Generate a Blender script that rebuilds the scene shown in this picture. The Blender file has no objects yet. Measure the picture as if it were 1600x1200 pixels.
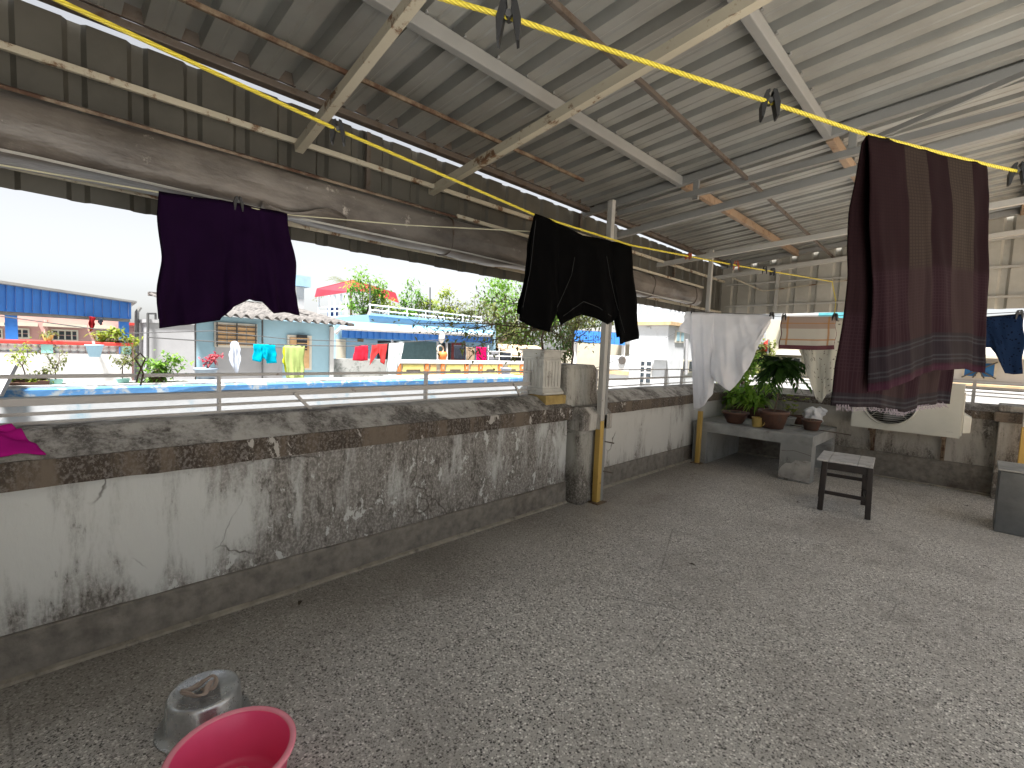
import bpy, bmesh, math, random
from mathutils import Vector, Matrix, noise

# ---------------------------------------------------------------- camera, sky, sun, exposure
scene = bpy.context.scene
YAW, PIT, ROL, FPX, EYE = math.radians(-44.715), math.radians(-4.3045), math.radians(2.2487), 739.77, 1.35
FW = Vector((math.sin(YAW)*math.cos(PIT), math.cos(YAW)*math.cos(PIT), math.sin(PIT)))
_r = Vector((math.cos(YAW), -math.sin(YAW), 0)); _u = _r.cross(FW)
RT = _r*math.cos(ROL) + _u*math.sin(ROL); UP = -_r*math.sin(ROL) + _u*math.cos(ROL)
CAM = Vector((0, 0, EYE))
cam = bpy.data.objects.new('camera', bpy.data.cameras.new('camera'))
scene.collection.objects.link(cam)
cam.matrix_world = Matrix(((RT.x, UP.x, -FW.x, 0), (RT.y, UP.y, -FW.y, 0), (RT.z, UP.z, -FW.z, EYE), (0, 0, 0, 1)))
cam.data.sensor_width = 36; cam.data.lens = FPX/1600*36
cam.data.clip_start = 0.05; cam.data.clip_end = 6000
scene.camera = cam

SUN_EL, SUN_AZ = math.radians(68), math.radians(145)        # azimuth from +Y towards +X
world = bpy.data.worlds.new('World'); scene.world = world; world.use_nodes = True
wn, wl = world.node_tree.nodes, world.node_tree.links
bg = wn['Background']
sky = wn.new('ShaderNodeTexSky'); sky.sky_type = 'NISHITA'; sky.sun_disc = False
sky.sun_elevation = SUN_EL; sky.sun_rotation = SUN_AZ
sky.air_density = 1.0; sky.dust_density = 1.5; sky.ozone_density = 1.0
hs = wn.new('ShaderNodeHueSaturation'); hs.inputs['Saturation'].default_value = 0.16
wl.new(sky.outputs[0], hs.inputs['Color']); wl.new(hs.outputs[0], bg.inputs['Color'])
bg.inputs['Strength'].default_value = 0.05
sl = bpy.data.lights.new('sun', 'SUN'); sl.energy = 5.0; sl.angle = math.radians(9); sl.color = (1, .975, .94)
sun = bpy.data.objects.new('sun', sl); scene.collection.objects.link(sun)
sdir = Vector((math.sin(SUN_AZ)*math.cos(SUN_EL), math.cos(SUN_AZ)*math.cos(SUN_EL), math.sin(SUN_EL)))
sun.rotation_euler = sdir.to_track_quat('Z', 'Y').to_euler(); sun.location = (6, 2, 9)
scene.view_settings.view_transform = 'Standard'; scene.view_settings.look = 'None'
scene.view_settings.exposure = 2.05; scene.view_settings.gamma = 1
scene.view_settings.use_curve_mapping = False
scene.render.engine = 'CYCLES'
scene.cycles.max_bounces = 10; scene.cycles.diffuse_bounces = 6

# ---------------------------------------------------------------- helpers
rnd = random.Random(7)
COL = scene.collection
WL = {}
def ray(px, py): return FW + RT*((px-800)/FPX) - UP*((py-600)/FPX)
def P(px, py, ax, val):
    """a place of the photograph, at a known distance: the point where that line of sight meets the plane ax=val"""
    d = ray(px, py); k = 'xyz'.index(ax); return CAM + d*((val-CAM[k])/d[k])
def PL(px, py, p0, n):
    d = ray(px, py); return CAM + d*((Vector(p0)-CAM).dot(n)/d.dot(n))
def nz(v, s=1.0, o=0.0): return noise.noise(Vector((v[0]*s+o, v[1]*s+o*1.7, v[2]*s-o)))

class MB:
    def __init__(s): s.v = []; s.f = []; s.uv = None
    def add(s, vs, fs):
        o = len(s.v); s.v += [Vector(q) for q in vs]; s.f += [tuple(i+o for i in q) for q in fs]; return s
    def box(s, x0, x1, y0, y1, z0, z1):
        return s.add([(x0,y0,z0),(x1,y0,z0),(x1,y1,z0),(x0,y1,z0),(x0,y0,z1),(x1,y0,z1),(x1,y1,z1),(x0,y1,z1)],
            [(0,3,2,1),(4,5,6,7),(0,1,5,4),(1,2,6,5),(2,3,7,6),(3,0,4,7)])
    def frustum(s, c, b, t, z0, z1):
        x, y = c
        return s.add([(x-b[0],y-b[1],z0),(x+b[0],y-b[1],z0),(x+b[0],y+b[1],z0),(x-b[0],y+b[1],z0),
                      (x-t[0],y-t[1],z1),(x+t[0],y-t[1],z1),(x+t[0],y+t[1],z1),(x-t[0],y+t[1],z1)],
            [(0,3,2,1),(4,5,6,7),(0,1,5,4),(1,2,6,5),(2,3,7,6),(3,0,4,7)])
    def beam(s, a, b, w, h, up=(0,0,1)):
        a, b = Vector(a), Vector(b); d = (b-a).normalized(); u = Vector(up)
        sd = d.cross(u); sd = sd.normalized() if sd.length > 1e-4 else Vector((1,0,0)); u = sd.cross(d).normalized()
        q = []
        for p in (a, b):
            for i, j in ((-1,-1),(1,-1),(1,1),(-1,1)): q.append(p + sd*(i*w/2) + u*(j*h/2))
        return s.add(q, [(0,1,2,3),(7,6,5,4),(0,4,5,1),(1,5,6,2),(2,6,7,3),(3,7,4,0)])
    def angle(s, a, b, w, h, t=.004, up=(0,0,1)):
        """an L section: a flat flange and a standing web"""
        a, b = Vector(a), Vector(b); d = (b-a).normalized(); sd = d.cross(Vector(up)).normalized(); u = sd.cross(d)
        s.beam(a, b, w, t, up); o = sd*(w/2-t/2) + u*(h/2+t/2+.0004)
        return s.beam(a+o, b+o, t, h, up)
    def tube(s, pts, r, n=8, taper=None):
        pts = [Vector(p) for p in pts]; m = len(pts); rings = []
        pd = None
        for i, p in enumerate(pts):
            d = (pts[min(i+1,m-1)]-pts[max(i-1,0)]).normalized()
            if pd is None: a = d.orthogonal().normalized()
            else:
                a = (pa - d*pa.dot(d))
                a = a.normalized() if a.length > 1e-5 else d.orthogonal().normalized()
            pa, pd = a, d; b = d.cross(a)
            rr = r if taper is None else r*(1+(taper-1)*i/(m-1))
            rings.append([p + (a*math.cos(2*math.pi*k/n) + b*math.sin(2*math.pi*k/n))*rr for k in range(n)])
        vs = [q for g in rings for q in g]; fs = []
        for i in range(m-1):
            for k in range(n):
                k2 = (k+1) % n; fs.append((i*n+k, i*n+k2, (i+1)*n+k2, (i+1)*n+k))
        fs.append(tuple(range(n-1,-1,-1))); fs.append(tuple((m-1)*n+k for k in range(n)))
        return s.add(vs, fs)
    def lathe(s, prof, c=(0,0,0), n=32, M=None, caps=True):
        vs = []; fs = []; m = len(prof); c = Vector(c)
        for r, z in prof:
            for k in range(n):
                q = Vector((r*math.cos(2*math.pi*k/n), r*math.sin(2*math.pi*k/n), z))
                vs.append((M @ q if M else q) + c)
        for i in range(m-1):
            for k in range(n):
                k2 = (k+1) % n; fs.append((i*n+k, i*n+k2, (i+1)*n+k2, (i+1)*n+k))
        if caps and prof[0][0] > 1e-6: fs.append(tuple(range(n-1,-1,-1)))
        if caps and prof[-1][0] > 1e-6: fs.append(tuple((m-1)*n+k for k in range(n)))
        return s.add(vs, fs)
    def grid(s, fn, nu, nv, uvfn=None):
        o = len(s.v)
        for i in range(nu+1):
            for j in range(nv+1): s.v.append(Vector(fn(i/nu, j/nv)))
        for i in range(nu):
            for j in range(nv):
                a = o+i*(nv+1)+j; s.f.append((a, a+nv+1, a+nv+2, a+1))
        if uvfn: s.uv = [uvfn(i/nu, j/nv) for i in range(nu+1) for j in range(nv+1)]
        return s
    def extrude(s, prof, y0, y1, n=1, axis='y', jit=0, seed=0):
        """a closed section (a, z) drawn along an axis, its edge a little uneven"""
        vs = []; fs = []; m = len(prof)
        for i in range(n+1):
            t = y0+(y1-y0)*i/n
            for k, (a, z) in enumerate(prof):
                ja = jit*noise.noise(Vector((t*3.1, k*5.3, seed))) + jit*.6*noise.noise(Vector((t*11.7, k*3.3, seed+4)))
                jz = jit*noise.noise(Vector((t*2.7, k*4.1, seed+9))) + jit*.6*noise.noise(Vector((t*9.7, k*7.1, seed+2)))
                vs.append((a+ja, t, z+jz) if axis == 'y' else (t, a+ja, z+jz))
        for i in range(n):
            for k in range(m):
                k2 = (k+1) % m; fs.append((i*m+k, i*m+k2, (i+1)*m+k2, (i+1)*m+k))
        fs.append(tuple(range(m-1,-1,-1))); fs.append(tuple(n*m+k for k in range(m)))
        return s.add(vs, fs)
    def build(s, name, mat, parent=None, smooth=False, bevel=0, solid=0, local=False, sub=0, origin=None, norm=True):
        off = Vector((0,0,0))
        if parent is not None and not local: off = WL.get(parent.name, Vector((0,0,0)))
        if origin is not None: off = Vector(origin)
        me = bpy.data.meshes.new(name); me.from_pydata([q-off for q in s.v], [], s.f)
        if s.uv:
            L = me.uv_layers.new(name='UVMap')
            for lp in me.loops: L.data[lp.index].uv = s.uv[lp.vertex_index]
        if norm:
            bm = bmesh.new(); bm.from_mesh(me); bmesh.ops.recalc_face_normals(bm, faces=bm.faces); bm.to_mesh(me); bm.free()
        me.materials.append(M[mat] if isinstance(mat, str) else mat)
        if smooth: me.polygons.foreach_set('use_smooth', [True]*len(me.polygons))
        o = bpy.data.objects.new(name, me); COL.objects.link(o)
        if parent is not None: o.parent = parent; WL[o.name] = off
        elif origin is not None: o.location = off; WL[o.name] = off
        if solid:
            m = o.modifiers.new('solid', 'SOLIDIFY'); m.thickness = solid; m.offset = 0
        if bevel:
            m = o.modifiers.new('bevel', 'BEVEL'); m.width = bevel; m.segments = 2; m.limit_method = 'ANGLE'; m.harden_normals = False
        if sub:
            m = o.modifiers.new('sub', 'SUBSURF'); m.levels = sub; m.render_levels = sub
        return o
def tag(o, label, cat, group=None):
    o['label'] = label; o['category'] = cat
    if group: o['group'] = group
    return o
def thing(name, label, cat, loc=(0,0,0), group=None):
    o = bpy.data.objects.new(name, None); COL.objects.link(o); o.location = loc; o.empty_display_size = .1
    WL[o.name] = Vector(loc); return tag(o, label, cat, group)
def struct(o): o['kind'] = 'structure'; return o
def stuff(o): o['kind'] = 'stuff'; return o
def copy_tree(o, parent=None):
    c = o.copy(); COL.objects.link(c); c.parent = parent
    for ch in o.children: copy_tree(ch, c)
    return c
def inst(src, name, parent, loc, rot=None, scale=None):
    """another piece sharing the mesh of src, placed at a world point inside its thing"""
    c = bpy.data.objects.new(name, src.data); COL.objects.link(c); c.parent = parent
    c.location = Vector(loc) - WL.get(parent.name, Vector((0,0,0)))
    if rot: c.rotation_euler = rot
    if scale: c.scale = scale
    WL[c.name] = Vector(loc)
    return c

# ---------------------------------------------------------------- materials
M = {}
class NT:
    def __init__(s, name):
        s.m = bpy.data.materials.new(name); s.m.use_nodes = True; s.n = s.m.node_tree.nodes; s.l = s.m.node_tree.links
        s.b = s.n['Principled BSDF']; M[name] = s.m
        g = s.n.new('ShaderNodeNewGeometry'); s.pos = g.outputs['Position']
    def set(s, sock, v):
        if isinstance(v, (int, float)): sock.default_value = v
        elif isinstance(v, (tuple, list)): sock.default_value = tuple(v) + ((1,) if len(v) == 3 and sock.type == 'RGBA' else ())
        else: s.l.new(v, sock)
    def math(s, op, a, b=0.0, c=None, clamp=False):
        x = s.n.new('ShaderNodeMath'); x.operation = op; x.use_clamp = clamp; s.set(x.inputs[0], a); s.set(x.inputs[1], b)
        if c is not None: s.set(x.inputs[2], c)
        return x.outputs[0]
    def mapping(s, vec, scale=(1,1,1), loc=(0,0,0), rot=(0,0,0)):
        x = s.n.new('ShaderNodeMapping'); s.l.new(vec, x.inputs[0]); x.inputs['Scale'].default_value = scale
        x.inputs['Location'].default_value = loc; x.inputs['Rotation'].default_value = rot; return x.outputs[0]
    def noise(s, scale=5, detail=4, rough=.55, vec=None, dist=0):
        x = s.n.new('ShaderNodeTexNoise'); s.l.new(vec or s.pos, x.inputs['Vector']); x.inputs['Scale'].default_value = scale
        x.inputs['Detail'].default_value = detail; x.inputs['Roughness'].default_value = rough; x.inputs['Distortion'].default_value = dist
        return x.outputs[0]
    def voro(s, scale, feature='F1', vec=None, out='Distance', rand=1):
        x = s.n.new('ShaderNodeTexVoronoi'); x.feature = feature; s.l.new(vec or s.pos, x.inputs['Vector'])
        x.inputs['Scale'].default_value = scale; x.inputs['Randomness'].default_value = rand; return x.outputs[out]
    def ramp(s, fac, stops, interp='LINEAR'):
        x = s.n.new('ShaderNodeValToRGB'); x.color_ramp.interpolation = interp; s.set(x.inputs[0], fac)
        e = x.color_ramp.elements
        while len(e) < len(stops): e.new(.5)
        for q, (p, c) in zip(e, stops):
            q.position = p; q.color = (c, c, c, 1) if isinstance(c, (int, float)) else tuple(c)+(1,)
        return x.outputs[0]
    def mix(s, fac, a, b, mode='MIX'):
        x = s.n.new('ShaderNodeMix'); x.data_type = 'RGBA'; x.blend_type = mode
        s.set(x.inputs[0], fac); s.set(x.inputs[6], a); s.set(x.inputs[7], b); return x.outputs[2]
    def sep(s, vec=None):
        x = s.n.new('ShaderNodeSeparateXYZ'); s.l.new(vec or s.pos, x.inputs[0]); return x.outputs
    def step(s, v, a, b):
        x = s.n.new('ShaderNodeMapRange'); x.interpolation_type = 'SMOOTHSTEP'; s.set(x.inputs[0], v)
        x.inputs[1].default_value = a; x.inputs[2].default_value = b; return x.outputs[0]
    def uv(s):
        x = s.n.new('ShaderNodeTexCoord'); return x.outputs['UV']
    def bump(s, h, strength=.3, dist=.01):
        x = s.n.new('ShaderNodeBump'); x.inputs['Strength'].default_value = strength; x.inputs['Distance'].default_value = dist
        s.l.new(h, x.inputs['Height']); s.l.new(x.outputs[0], s.b.inputs['Normal'])
    def out(s, col, rough=.6, metal=0, spec=.5):
        s.set(s.b.inputs['Base Color'], col); s.set(s.b.inputs['Roughness'], rough); s.set(s.b.inputs['Metallic'], metal)
        s.set(s.b.inputs['Specular IOR Level'], spec); return s.m
def simple(name, col, rough=.6, var=.25, vs=6.0, metal=0, spec=.5, bump=0, bs=40, dirt=None, ds=3.0, dthr=(.52,.7)):
    t = NT(name); n = t.noise(vs, 5, .6)
    a = tuple(c*(1-var) for c in col); b = tuple(min(1, c*(1+var)) for c in col)
    c = t.ramp(n, [(.3, a), (.7, b)])
    if dirt is not None:
        k = t.step(t.noise(ds, 8, .68, dist=.3), *dthr); c = t.mix(k, c, dirt)
    if bump: t.bump(t.noise(bs, 4, .6), bump, .01)
    return t.out(c, rough, metal, spec)
def sheet(name, col, rough=.45, trans=0, var=.12, weave=0):
    """woven fabric; thin ones let some light through"""
    t = NT(name); n = t.noise(9, 4, .6)
    c = t.ramp(n, [(.3, tuple(x*(1-var) for x in col)), (.7, tuple(min(1, x*(1+var)) for x in col))])
    t.out(c, 1, 0, .06); t.bump(t.noise(420, 2, .5), .12, .002)
    if trans: translucent(t, c, trans)
    return t.m
def translucent(t, c, k):
    tr = t.n.new('ShaderNodeBsdfTranslucent'); t.set(tr.inputs[0], c); mx = t.n.new('ShaderNodeMixShader'); mx.inputs[0].default_value = k
    t.l.new(t.b.outputs[0], mx.inputs[1]); t.l.new(tr.outputs[0], mx.inputs[2])
    t.l.new(mx.outputs[0], t.n['Material Output'].inputs[0])
def leafmat(name, c1, c2, k=.5):
    t = NT(name); i = t.n.new('ShaderNodeNewGeometry').outputs['Random Per Island']
    c = t.ramp(i, [(0, c1), (1, c2)]); t.out(c, .5, 0, .4); translucent(t, c, k); return t.m

# terrazzo floor: marble chips in grey cement, dulled by grime, darker towards the left wall
t = NT('terrazzo')
v1 = t.voro(118, out='Color'); d1 = t.voro(118); v2 = t.voro(290, out='Color')
r1 = t.sep(v1)[0]; r2 = t.sep(v2)[1]
chip = t.ramp(r1, [(0, (.03,.027,.026)), (.12, (.20,.188,.172)), (.23, (.50,.48,.445)), (.6, (.60,.578,.54)), (.76, (.76,.735,.69)), (.89, (.95,.93,.88))], 'CONSTANT')
fine = t.ramp(r2, [(0, (.13,.122,.114)), (.2, (.48,.463,.435)), (.75, (.62,.60,.565))], 'CONSTANT')
c = t.mix(t.step(d1, .48, .6), chip, fine)
gr = t.noise(.9, 6, .6, dist=.4); c = t.mix(t.math('MULTIPLY', t.step(gr, .40, .70), .42), c, (.26,.24,.22))
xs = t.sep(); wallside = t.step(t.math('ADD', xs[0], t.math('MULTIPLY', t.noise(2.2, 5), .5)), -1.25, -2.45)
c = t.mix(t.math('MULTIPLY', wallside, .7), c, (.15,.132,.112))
stn = t.step(t.noise(2.1, 8, .7), .50, .72); c = t.mix(t.math('MULTIPLY', stn, .42), c, (.20,.178,.155)); sm = t.step(t.noise(5.5, 6, .65, t.mapping(t.pos, (1,.55,1), (2,5,0)), .5), .56, .74); c = t.mix(t.math('MULTIPLY', sm, .4), c, (.15,.132,.116)); pale = t.step(t.noise(.75, 4, .55, t.mapping(t.pos, (1,1,1), (7,2,0))), .5, .7); c = t.mix(t.math('MULTIPLY', pale, .18), c, (.66,.64,.60))
old = t.math('SUBTRACT', 1, t.step(t.voro(.8, 'DISTANCE_TO_EDGE', t.mapping(t.pos, (1,1,1), (3,1,0))), 0, .004)); c = t.mix(t.math('MULTIPLY', t.math('MULTIPLY', old, t.step(t.noise(1.1, 2), .5, .6)), .5), c, (.08,.07,.06))
rg = t.ramp(t.noise(2.5, 6, .65), [(.3, .40), (.7, .62)])
t.bump(t.noise(60, 3), .08, .004); t.out(c, rg, 0, .4)

def plaster(name, clean, dirtc, yz=None, amt=.0, fringe=.34, seed=0, peel=True):
    """old limewash: mould streaks, damp rising from the skirting, flaked patches; yz = where along y the damp is worst"""
    t = NT(name); s = t.sep()
    st = t.noise(5.6, 9, .70, t.mapping(t.pos, (1,1,.20), (seed, 0, 0)), .25)
    big = t.noise(1.1, 3, .5, t.mapping(t.pos, (1,1,.8), (seed+3, 1, 0)))
    fin = t.noise(24, 9, .78, t.mapping(t.pos, (1,1,.38), (seed, 2, 5)))
    zone = t.math('MULTIPLY', big, .30)
    if yz:
        a, b, c2, d = yz
        z1 = t.math('MULTIPLY', t.step(s[1], a, b), t.step(s[1], d, c2)); zone = t.math('ADD', zone, t.math('MULTIPLY', z1, .29))
    low = t.math('MULTIPLY', t.step(s[2], fringe+.12, .1), .24); zone = t.math('ADD', zone, low)
    m = t.math('ADD', t.math('ADD', st, zone), t.math('MULTIPLY', fin, .22))
    m = t.math('ADD', m, amt); drip = t.math('MULTIPLY', t.step(s[2], .42, .80), t.math('MULTIPLY', t.step(t.noise(2.6, 4, .6, t.mapping(t.pos, (1,1,.02), (seed,5,0))), .46, .62), .13)); m = t.math('ADD', m, drip)
    k = t.step(m, .80, 1.08)
    base = t.mix(t.math('MULTIPLY', t.noise(2.3, 5), .6), clean, tuple(x*.72 for x in clean))
    grit = t.noise(70, 6, .75, t.mapping(t.pos, (1,1,.8), (seed, 8, 1)))
    dcol = t.mix(t.step(grit, .46, .60), tuple(x*.62 for x in dirtc), tuple(min(1, x*1.0+.12) for x in dirtc))
    c = t.mix(t.math('MULTIPLY', k, .82), base, dcol)
    blk = t.step(t.math('ADD', fin, t.math('MULTIPLY', k, .14)), .62, .78); c = t.mix(t.math('MULTIPLY', blk, .75), c, (.05,.042,.034))
    if peel:
        pk = t.step(t.math('ADD', t.noise(11, 9, .68, t.mapping(t.pos, (1,1,.6), (9+seed,4,2)), .4), t.math('MULTIPLY', k, .07)), .66, .68)
        c = t.mix(t.math('MULTIPLY', pk, .85), c, tuple(x*.95 for x in clean) if seed != 31 else (.40,.38,.35))
    cr = t.math('SUBTRACT', 1, t.step(t.voro(1.7, 'DISTANCE_TO_EDGE', t.mapping(t.noise_vec(.25), (1,1,1), (seed,7,0))), 0, .012))
    cr = t.math('MULTIPLY', cr, t.step(t.noise(1.9, 2), .52, .6)); c = t.mix(t.math('MULTIPLY', cr, .75 if seed < 20 else .2), c, (.06,.05,.04))
    h = t.math('ADD', t.math('MULTIPLY', fin, .5), t.math('SUBTRACT', t.noise(3, 4), t.math('MULTIPLY', cr, .6)))
    t.bump(h, .45, .012); return t.out(c, .85, 0, .25)
def _nv(s, amp):
    x = s.n.new('ShaderNodeTexNoise'); s.l.new(s.pos, x.inputs['Vector']); x.inputs['Scale'].default_value = 4; x.inputs['Detail'].default_value = 4
    y = s.n.new('ShaderNodeVectorMath'); y.operation = 'SCALE'; s.l.new(x.outputs['Color'], y.inputs[0]); y.inputs['Scale'].default_value = amp
    z = s.n.new('ShaderNodeVectorMath'); z.operation = 'ADD'; s.l.new(s.pos, z.inputs[0]); s.l.new(y.outputs[0], z.inputs[1]); return z.outputs[0]
NT.noise_vec = _nv
plaster('limewash', (.53,.54,.52), (.155,.132,.11), (.45, 1.1, 2.8, 3.6), .0)
plaster('limewash_b', (.53,.52,.485), (.19,.16,.135), None, .0, .3, 5)
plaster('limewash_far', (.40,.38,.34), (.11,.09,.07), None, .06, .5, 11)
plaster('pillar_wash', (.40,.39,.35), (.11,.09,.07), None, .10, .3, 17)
plaster('coping_old', (.46,.44,.40), (.075,.06,.048), None, .15, 0, 23, False)
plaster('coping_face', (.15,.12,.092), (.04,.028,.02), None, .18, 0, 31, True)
simple('skirt', (.165,.15,.128), .75, .35, 16, bump=.5, bs=45, dirt=(.07,.055,.042), ds=2.2, dthr=(.5,.72))
simple('strip', (.26,.235,.19), .8, .3, 14, bump=.3, dirt=(.09,.08,.07), ds=9)
simple('cement', (.26,.265,.255), .75, .25, 5, bump=.3, bs=60, dirt=(.13,.12,.11), ds=4)
simple('cement_block', (.09,.095,.095), .5, .3, 5, bump=.25, bs=50, dirt=(.04,.04,.04), ds=4)
simple('cement_pale', (.40,.39,.37), .85, .25, 8, bump=.4, dirt=(.16,.14,.12), ds=6)
# steel: cream paint over rust
def painted(name, col, rust, lo=.5, hi=.62, rough=.5, sc=7):
    t = NT(name); n = t.noise(sc, 8, .72, dist=.2); k = t.step(n, lo, hi)
    c = t.mix(k, t.mix(t.noise(3,4), tuple(x*.75 for x in col), col), rust); t.bump(n, .25, .004)
    return t.out(c, t.math('ADD', t.math('MULTIPLY', k, .3), rough), 0, .4)
painted('cream_steel', (.44,.40,.31), (.13,.07,.035), .53, .61)
painted('rust_steel', (.20,.15,.10), (.06,.028,.015), .40, .60)
painted('grey_steel', (.25,.25,.24), (.18,.13,.09), .66, .74)
painted('white_steel', (.44,.43,.40), (.22,.17,.12), .64, .72)
painted('brown_steel', (.10,.08,.065), (.06,.037,.022), .5, .66)
painted('warm_lit_steel', (.30,.215,.145), (.20,.12,.07), .5, .66)  # purlin steel with the orange light on it put into the colour
painted('rail_steel', (.46,.44,.42), (.16,.12,.09), .62, .72)
painted('yellow_steel', (.50,.33,.085), (.26,.16,.05), .6, .72)
t = NT('roof_metal'); n = t.noise(2.2, 6, .6); n2 = t.noise(60, 3)
c = t.mix(t.step(n, .3, .75), (.36,.365,.345), (.28,.277,.255)); stn = t.step(t.noise(1.4, 8, .7, t.mapping(t.pos, (.5,2.2,1))), .56, .74)
c = t.mix(t.math('MULTIPLY', stn, .12), c, (.24,.21,.17)); t.bump(n2, .05, .003)
t.out(c, t.ramp(t.noise(3,5), [(.3,.36),(.7,.40)]), .5, .5)
t = NT('fascia_metal'); n = t.noise(2.0, 6, .65)
c = t.mix(t.step(n, .35, .72), (.085,.08,.066), (.05,.047,.038)); t.bump(t.noise(40, 3), .06, .003); t.out(c, .5, .2, .5)
t = NT('screen_metal_lit'); n = t.noise(2.0, 6, .65); c = t.mix(t.step(n, .35, .72), (.45,.435,.39), (.34,.325,.28)); t.bump(t.noise(40, 3), .06, .003); t.out(c, .42, .2, .5)  # fascia sheet again, lightened to paint in the light at the far end
t = NT('tarpaulin'); n = t.noise(4, 7, .65, t.mapping(t.pos, (1,.5,1)))
c = t.mix(t.step(n, .38, .66), (.14,.122,.106), (.062,.052,.044)); c = t.mix(t.step(t.noise(9, 7, .7), .62, .72), c, (.36,.33,.29))
t.bump(t.noise(12, 5, .6, t.mapping(t.pos, (1,.35,1))), .5, .02); t.out(c, .42, 0, .5)

# ================================================================ the terrace
XI, YF = -2.56, 7.07                       # inner faces of the left and far parapets
g = MB().grid(lambda u, v: ((u-.5)*5000-1500, (v-.5)*5000, -6.5), 4, 4).build('ground', simple('earth', (.2,.17,.13), .95, .3, .2))
struct(g)
struct(MB().box(-2.87, 4.5, -4.5, 7.4, -6.5, -.02).build('terrace_slab', 'cement_pale'))
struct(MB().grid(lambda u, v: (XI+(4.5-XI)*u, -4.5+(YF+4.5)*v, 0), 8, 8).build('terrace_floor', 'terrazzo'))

simple('warm_bounce', (.66,.48,.31), .75, .2, 3, bump=.1)  # floor colour invented to bounce warm light up to the roof
struct(MB().box(.9, 12, -9, 3.2, -.4, .004).build('pale_bounce_floor', simple('pale_bounce', (.74,.73,.70), .8, .08, 2))); struct(MB().box(.9, 12, 3.205, 7.4, -.4, .004).build('warm_bounce_floor', 'warm_bounce'))  # unseen floors, pale and warm, added to bounce sunlight in under the roof
hw = thing('stair_house', 'cream rendered house wall closing the terrace behind the viewer', 'house', (0, -1.9, 0))
MB().box(-2.86, 1.2, -4.5, -1.75, .006, 2.56).build('wall', simple('house_cream', (.34,.32,.27), .85, .15, 2, bump=.2), hw)
MB().box(-.9, -.02, -1.7495, -1.70, .007, 2.0).build('door', 'brown_steel', hw, bevel=.01)

def parapet(name, label, axis, a0, a1, face, sgn, wash, seed, skirt=.185, nseg=None, ztop=.955, zc0=.75, zc1=.858):
    """low plastered wall with a weathered sloping coping, a cement skirting and a thin cove strip on the floor"""
    n = nseg or max(4, int(abs(a1-a0)*14)); f = lambda d: face - sgn*d     # d metres behind the inner face
    mid = (a0+a1)/2
    th = thing(name, label, 'wall', (f(.15), mid, 0) if axis == 'y' else (mid, f(.15), 0))
    MB().extrude([(f(0), 0.0), (f(0), zc0+.003), (f(.29), zc0+.003), (f(.29), -.5), (f(.02), -.5)], a0, a1, n, axis, .0035, seed).build('wall_body', wash, th)
    MB().extrude([(f(-.055), zc0), (f(-.058), zc1), (f(.02), zc1+.002), (f(.02), zc0+.004)], a0, a1, n*2, axis, .005, seed+3).build('coping_moulding', 'coping_face', th)
    MB().extrude([(f(-.05), zc1+.001), (f(.11), ztop-.006), (f(.15), ztop), (f(.30), ztop-.004), (f(.30), zc0+.01), (f(.03), zc0+.01), (f(.025), zc1-.004)], a0, a1, n*2, axis, .005, seed+6).build('coping', 'coping_old', th)
    MB().extrude([(f(-.02), 0.001), (f(-.018), skirt-.008), (f(-.012), skirt), (f(.01), skirt), (f(.01), .001)], a0, a1, n, axis, .004, seed+8).build('skirting', 'skirt', th)
    MB().extrude([(f(-.045), .0015), (f(-.04), .012), (f(-.022), .02), (f(-.015), .0015)], a0, a1, n, axis, .003, seed+9).build('floor_strip', 'strip', th)
    return th
parapet('parapet_wall', 'long mould-streaked whitewashed parapet left of the squat pillar', 'y', -4.5, 3.30, XI, 1, 'limewash', 1)
parapet('parapet_wall', 'short stained parapet between the pillar and the potted plant corner', 'y', 3.74, 7.12, XI-.04, 1, 'limewash_b', 15, .2)
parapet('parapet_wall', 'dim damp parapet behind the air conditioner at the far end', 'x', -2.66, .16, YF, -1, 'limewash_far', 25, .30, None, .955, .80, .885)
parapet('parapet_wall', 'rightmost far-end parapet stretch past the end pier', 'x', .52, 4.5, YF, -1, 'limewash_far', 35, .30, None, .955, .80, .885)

# squat pillar between the two parapets
pl = thing('parapet_pillar', 'squat rounded concrete pillar with flaking cap beside the yellow-footed post', 'pillar', (-2.52, 3.5, 0))
def rounded(cx, cy, hx, hy, r, n=5):
    out = []
    for sx, sy, a0 in ((1,1,0),(-1,1,90),(-1,-1,180),(1,-1,270)):
        for k in range(n+1):
            a = math.radians(a0+90*k/n); out.append((cx+sx*(hx-r)+r*math.cos(a), cy+sy*(hy-r)+r*math.sin(a)))
    return out
def stack(secs):
    """a solid through a pile of horizontal sections (outline, z)"""
    b = MB(); m = len(secs[0][0]); vs = []; fs = []
    for pts, z in secs:
        for k, (x, y) in enumerate(pts): vs.append((x+.004*noise.noise(Vector((x*9,y*9,z*7))), y+.004*noise.noise(Vector((y*9,z*8,x*9))), z))
    for i in range(len(secs)-1):
        for k in range(m): k2 = (k+1) % m; fs.append((i*m+k, i*m+k2, (i+1)*m+k2, (i+1)*m+k))
    fs += [tuple(range(m-1,-1,-1)), tuple((len(secs)-1)*m+k for k in range(m))]
    return b.add(vs, fs)
stack([(rounded(-2.60, 3.50, .165+.02*math.exp(-z*9), .165+.015*math.exp(-z*9), .045), z) for z in (.0, .04, .1, .2, .35, .5, .68)]).build('shaft', 'pillar_wash', pl, smooth=True)
stack([(rounded(-2.60, 3.51, .21, .215, .02, 2), .66), (rounded(-2.60, 3.51, .215, .22, .02, 2), .80), (rounded(-2.62, 3.51, .18, .20, .02, 2), .86)]).build('cap', 'coping_old', pl)
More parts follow.
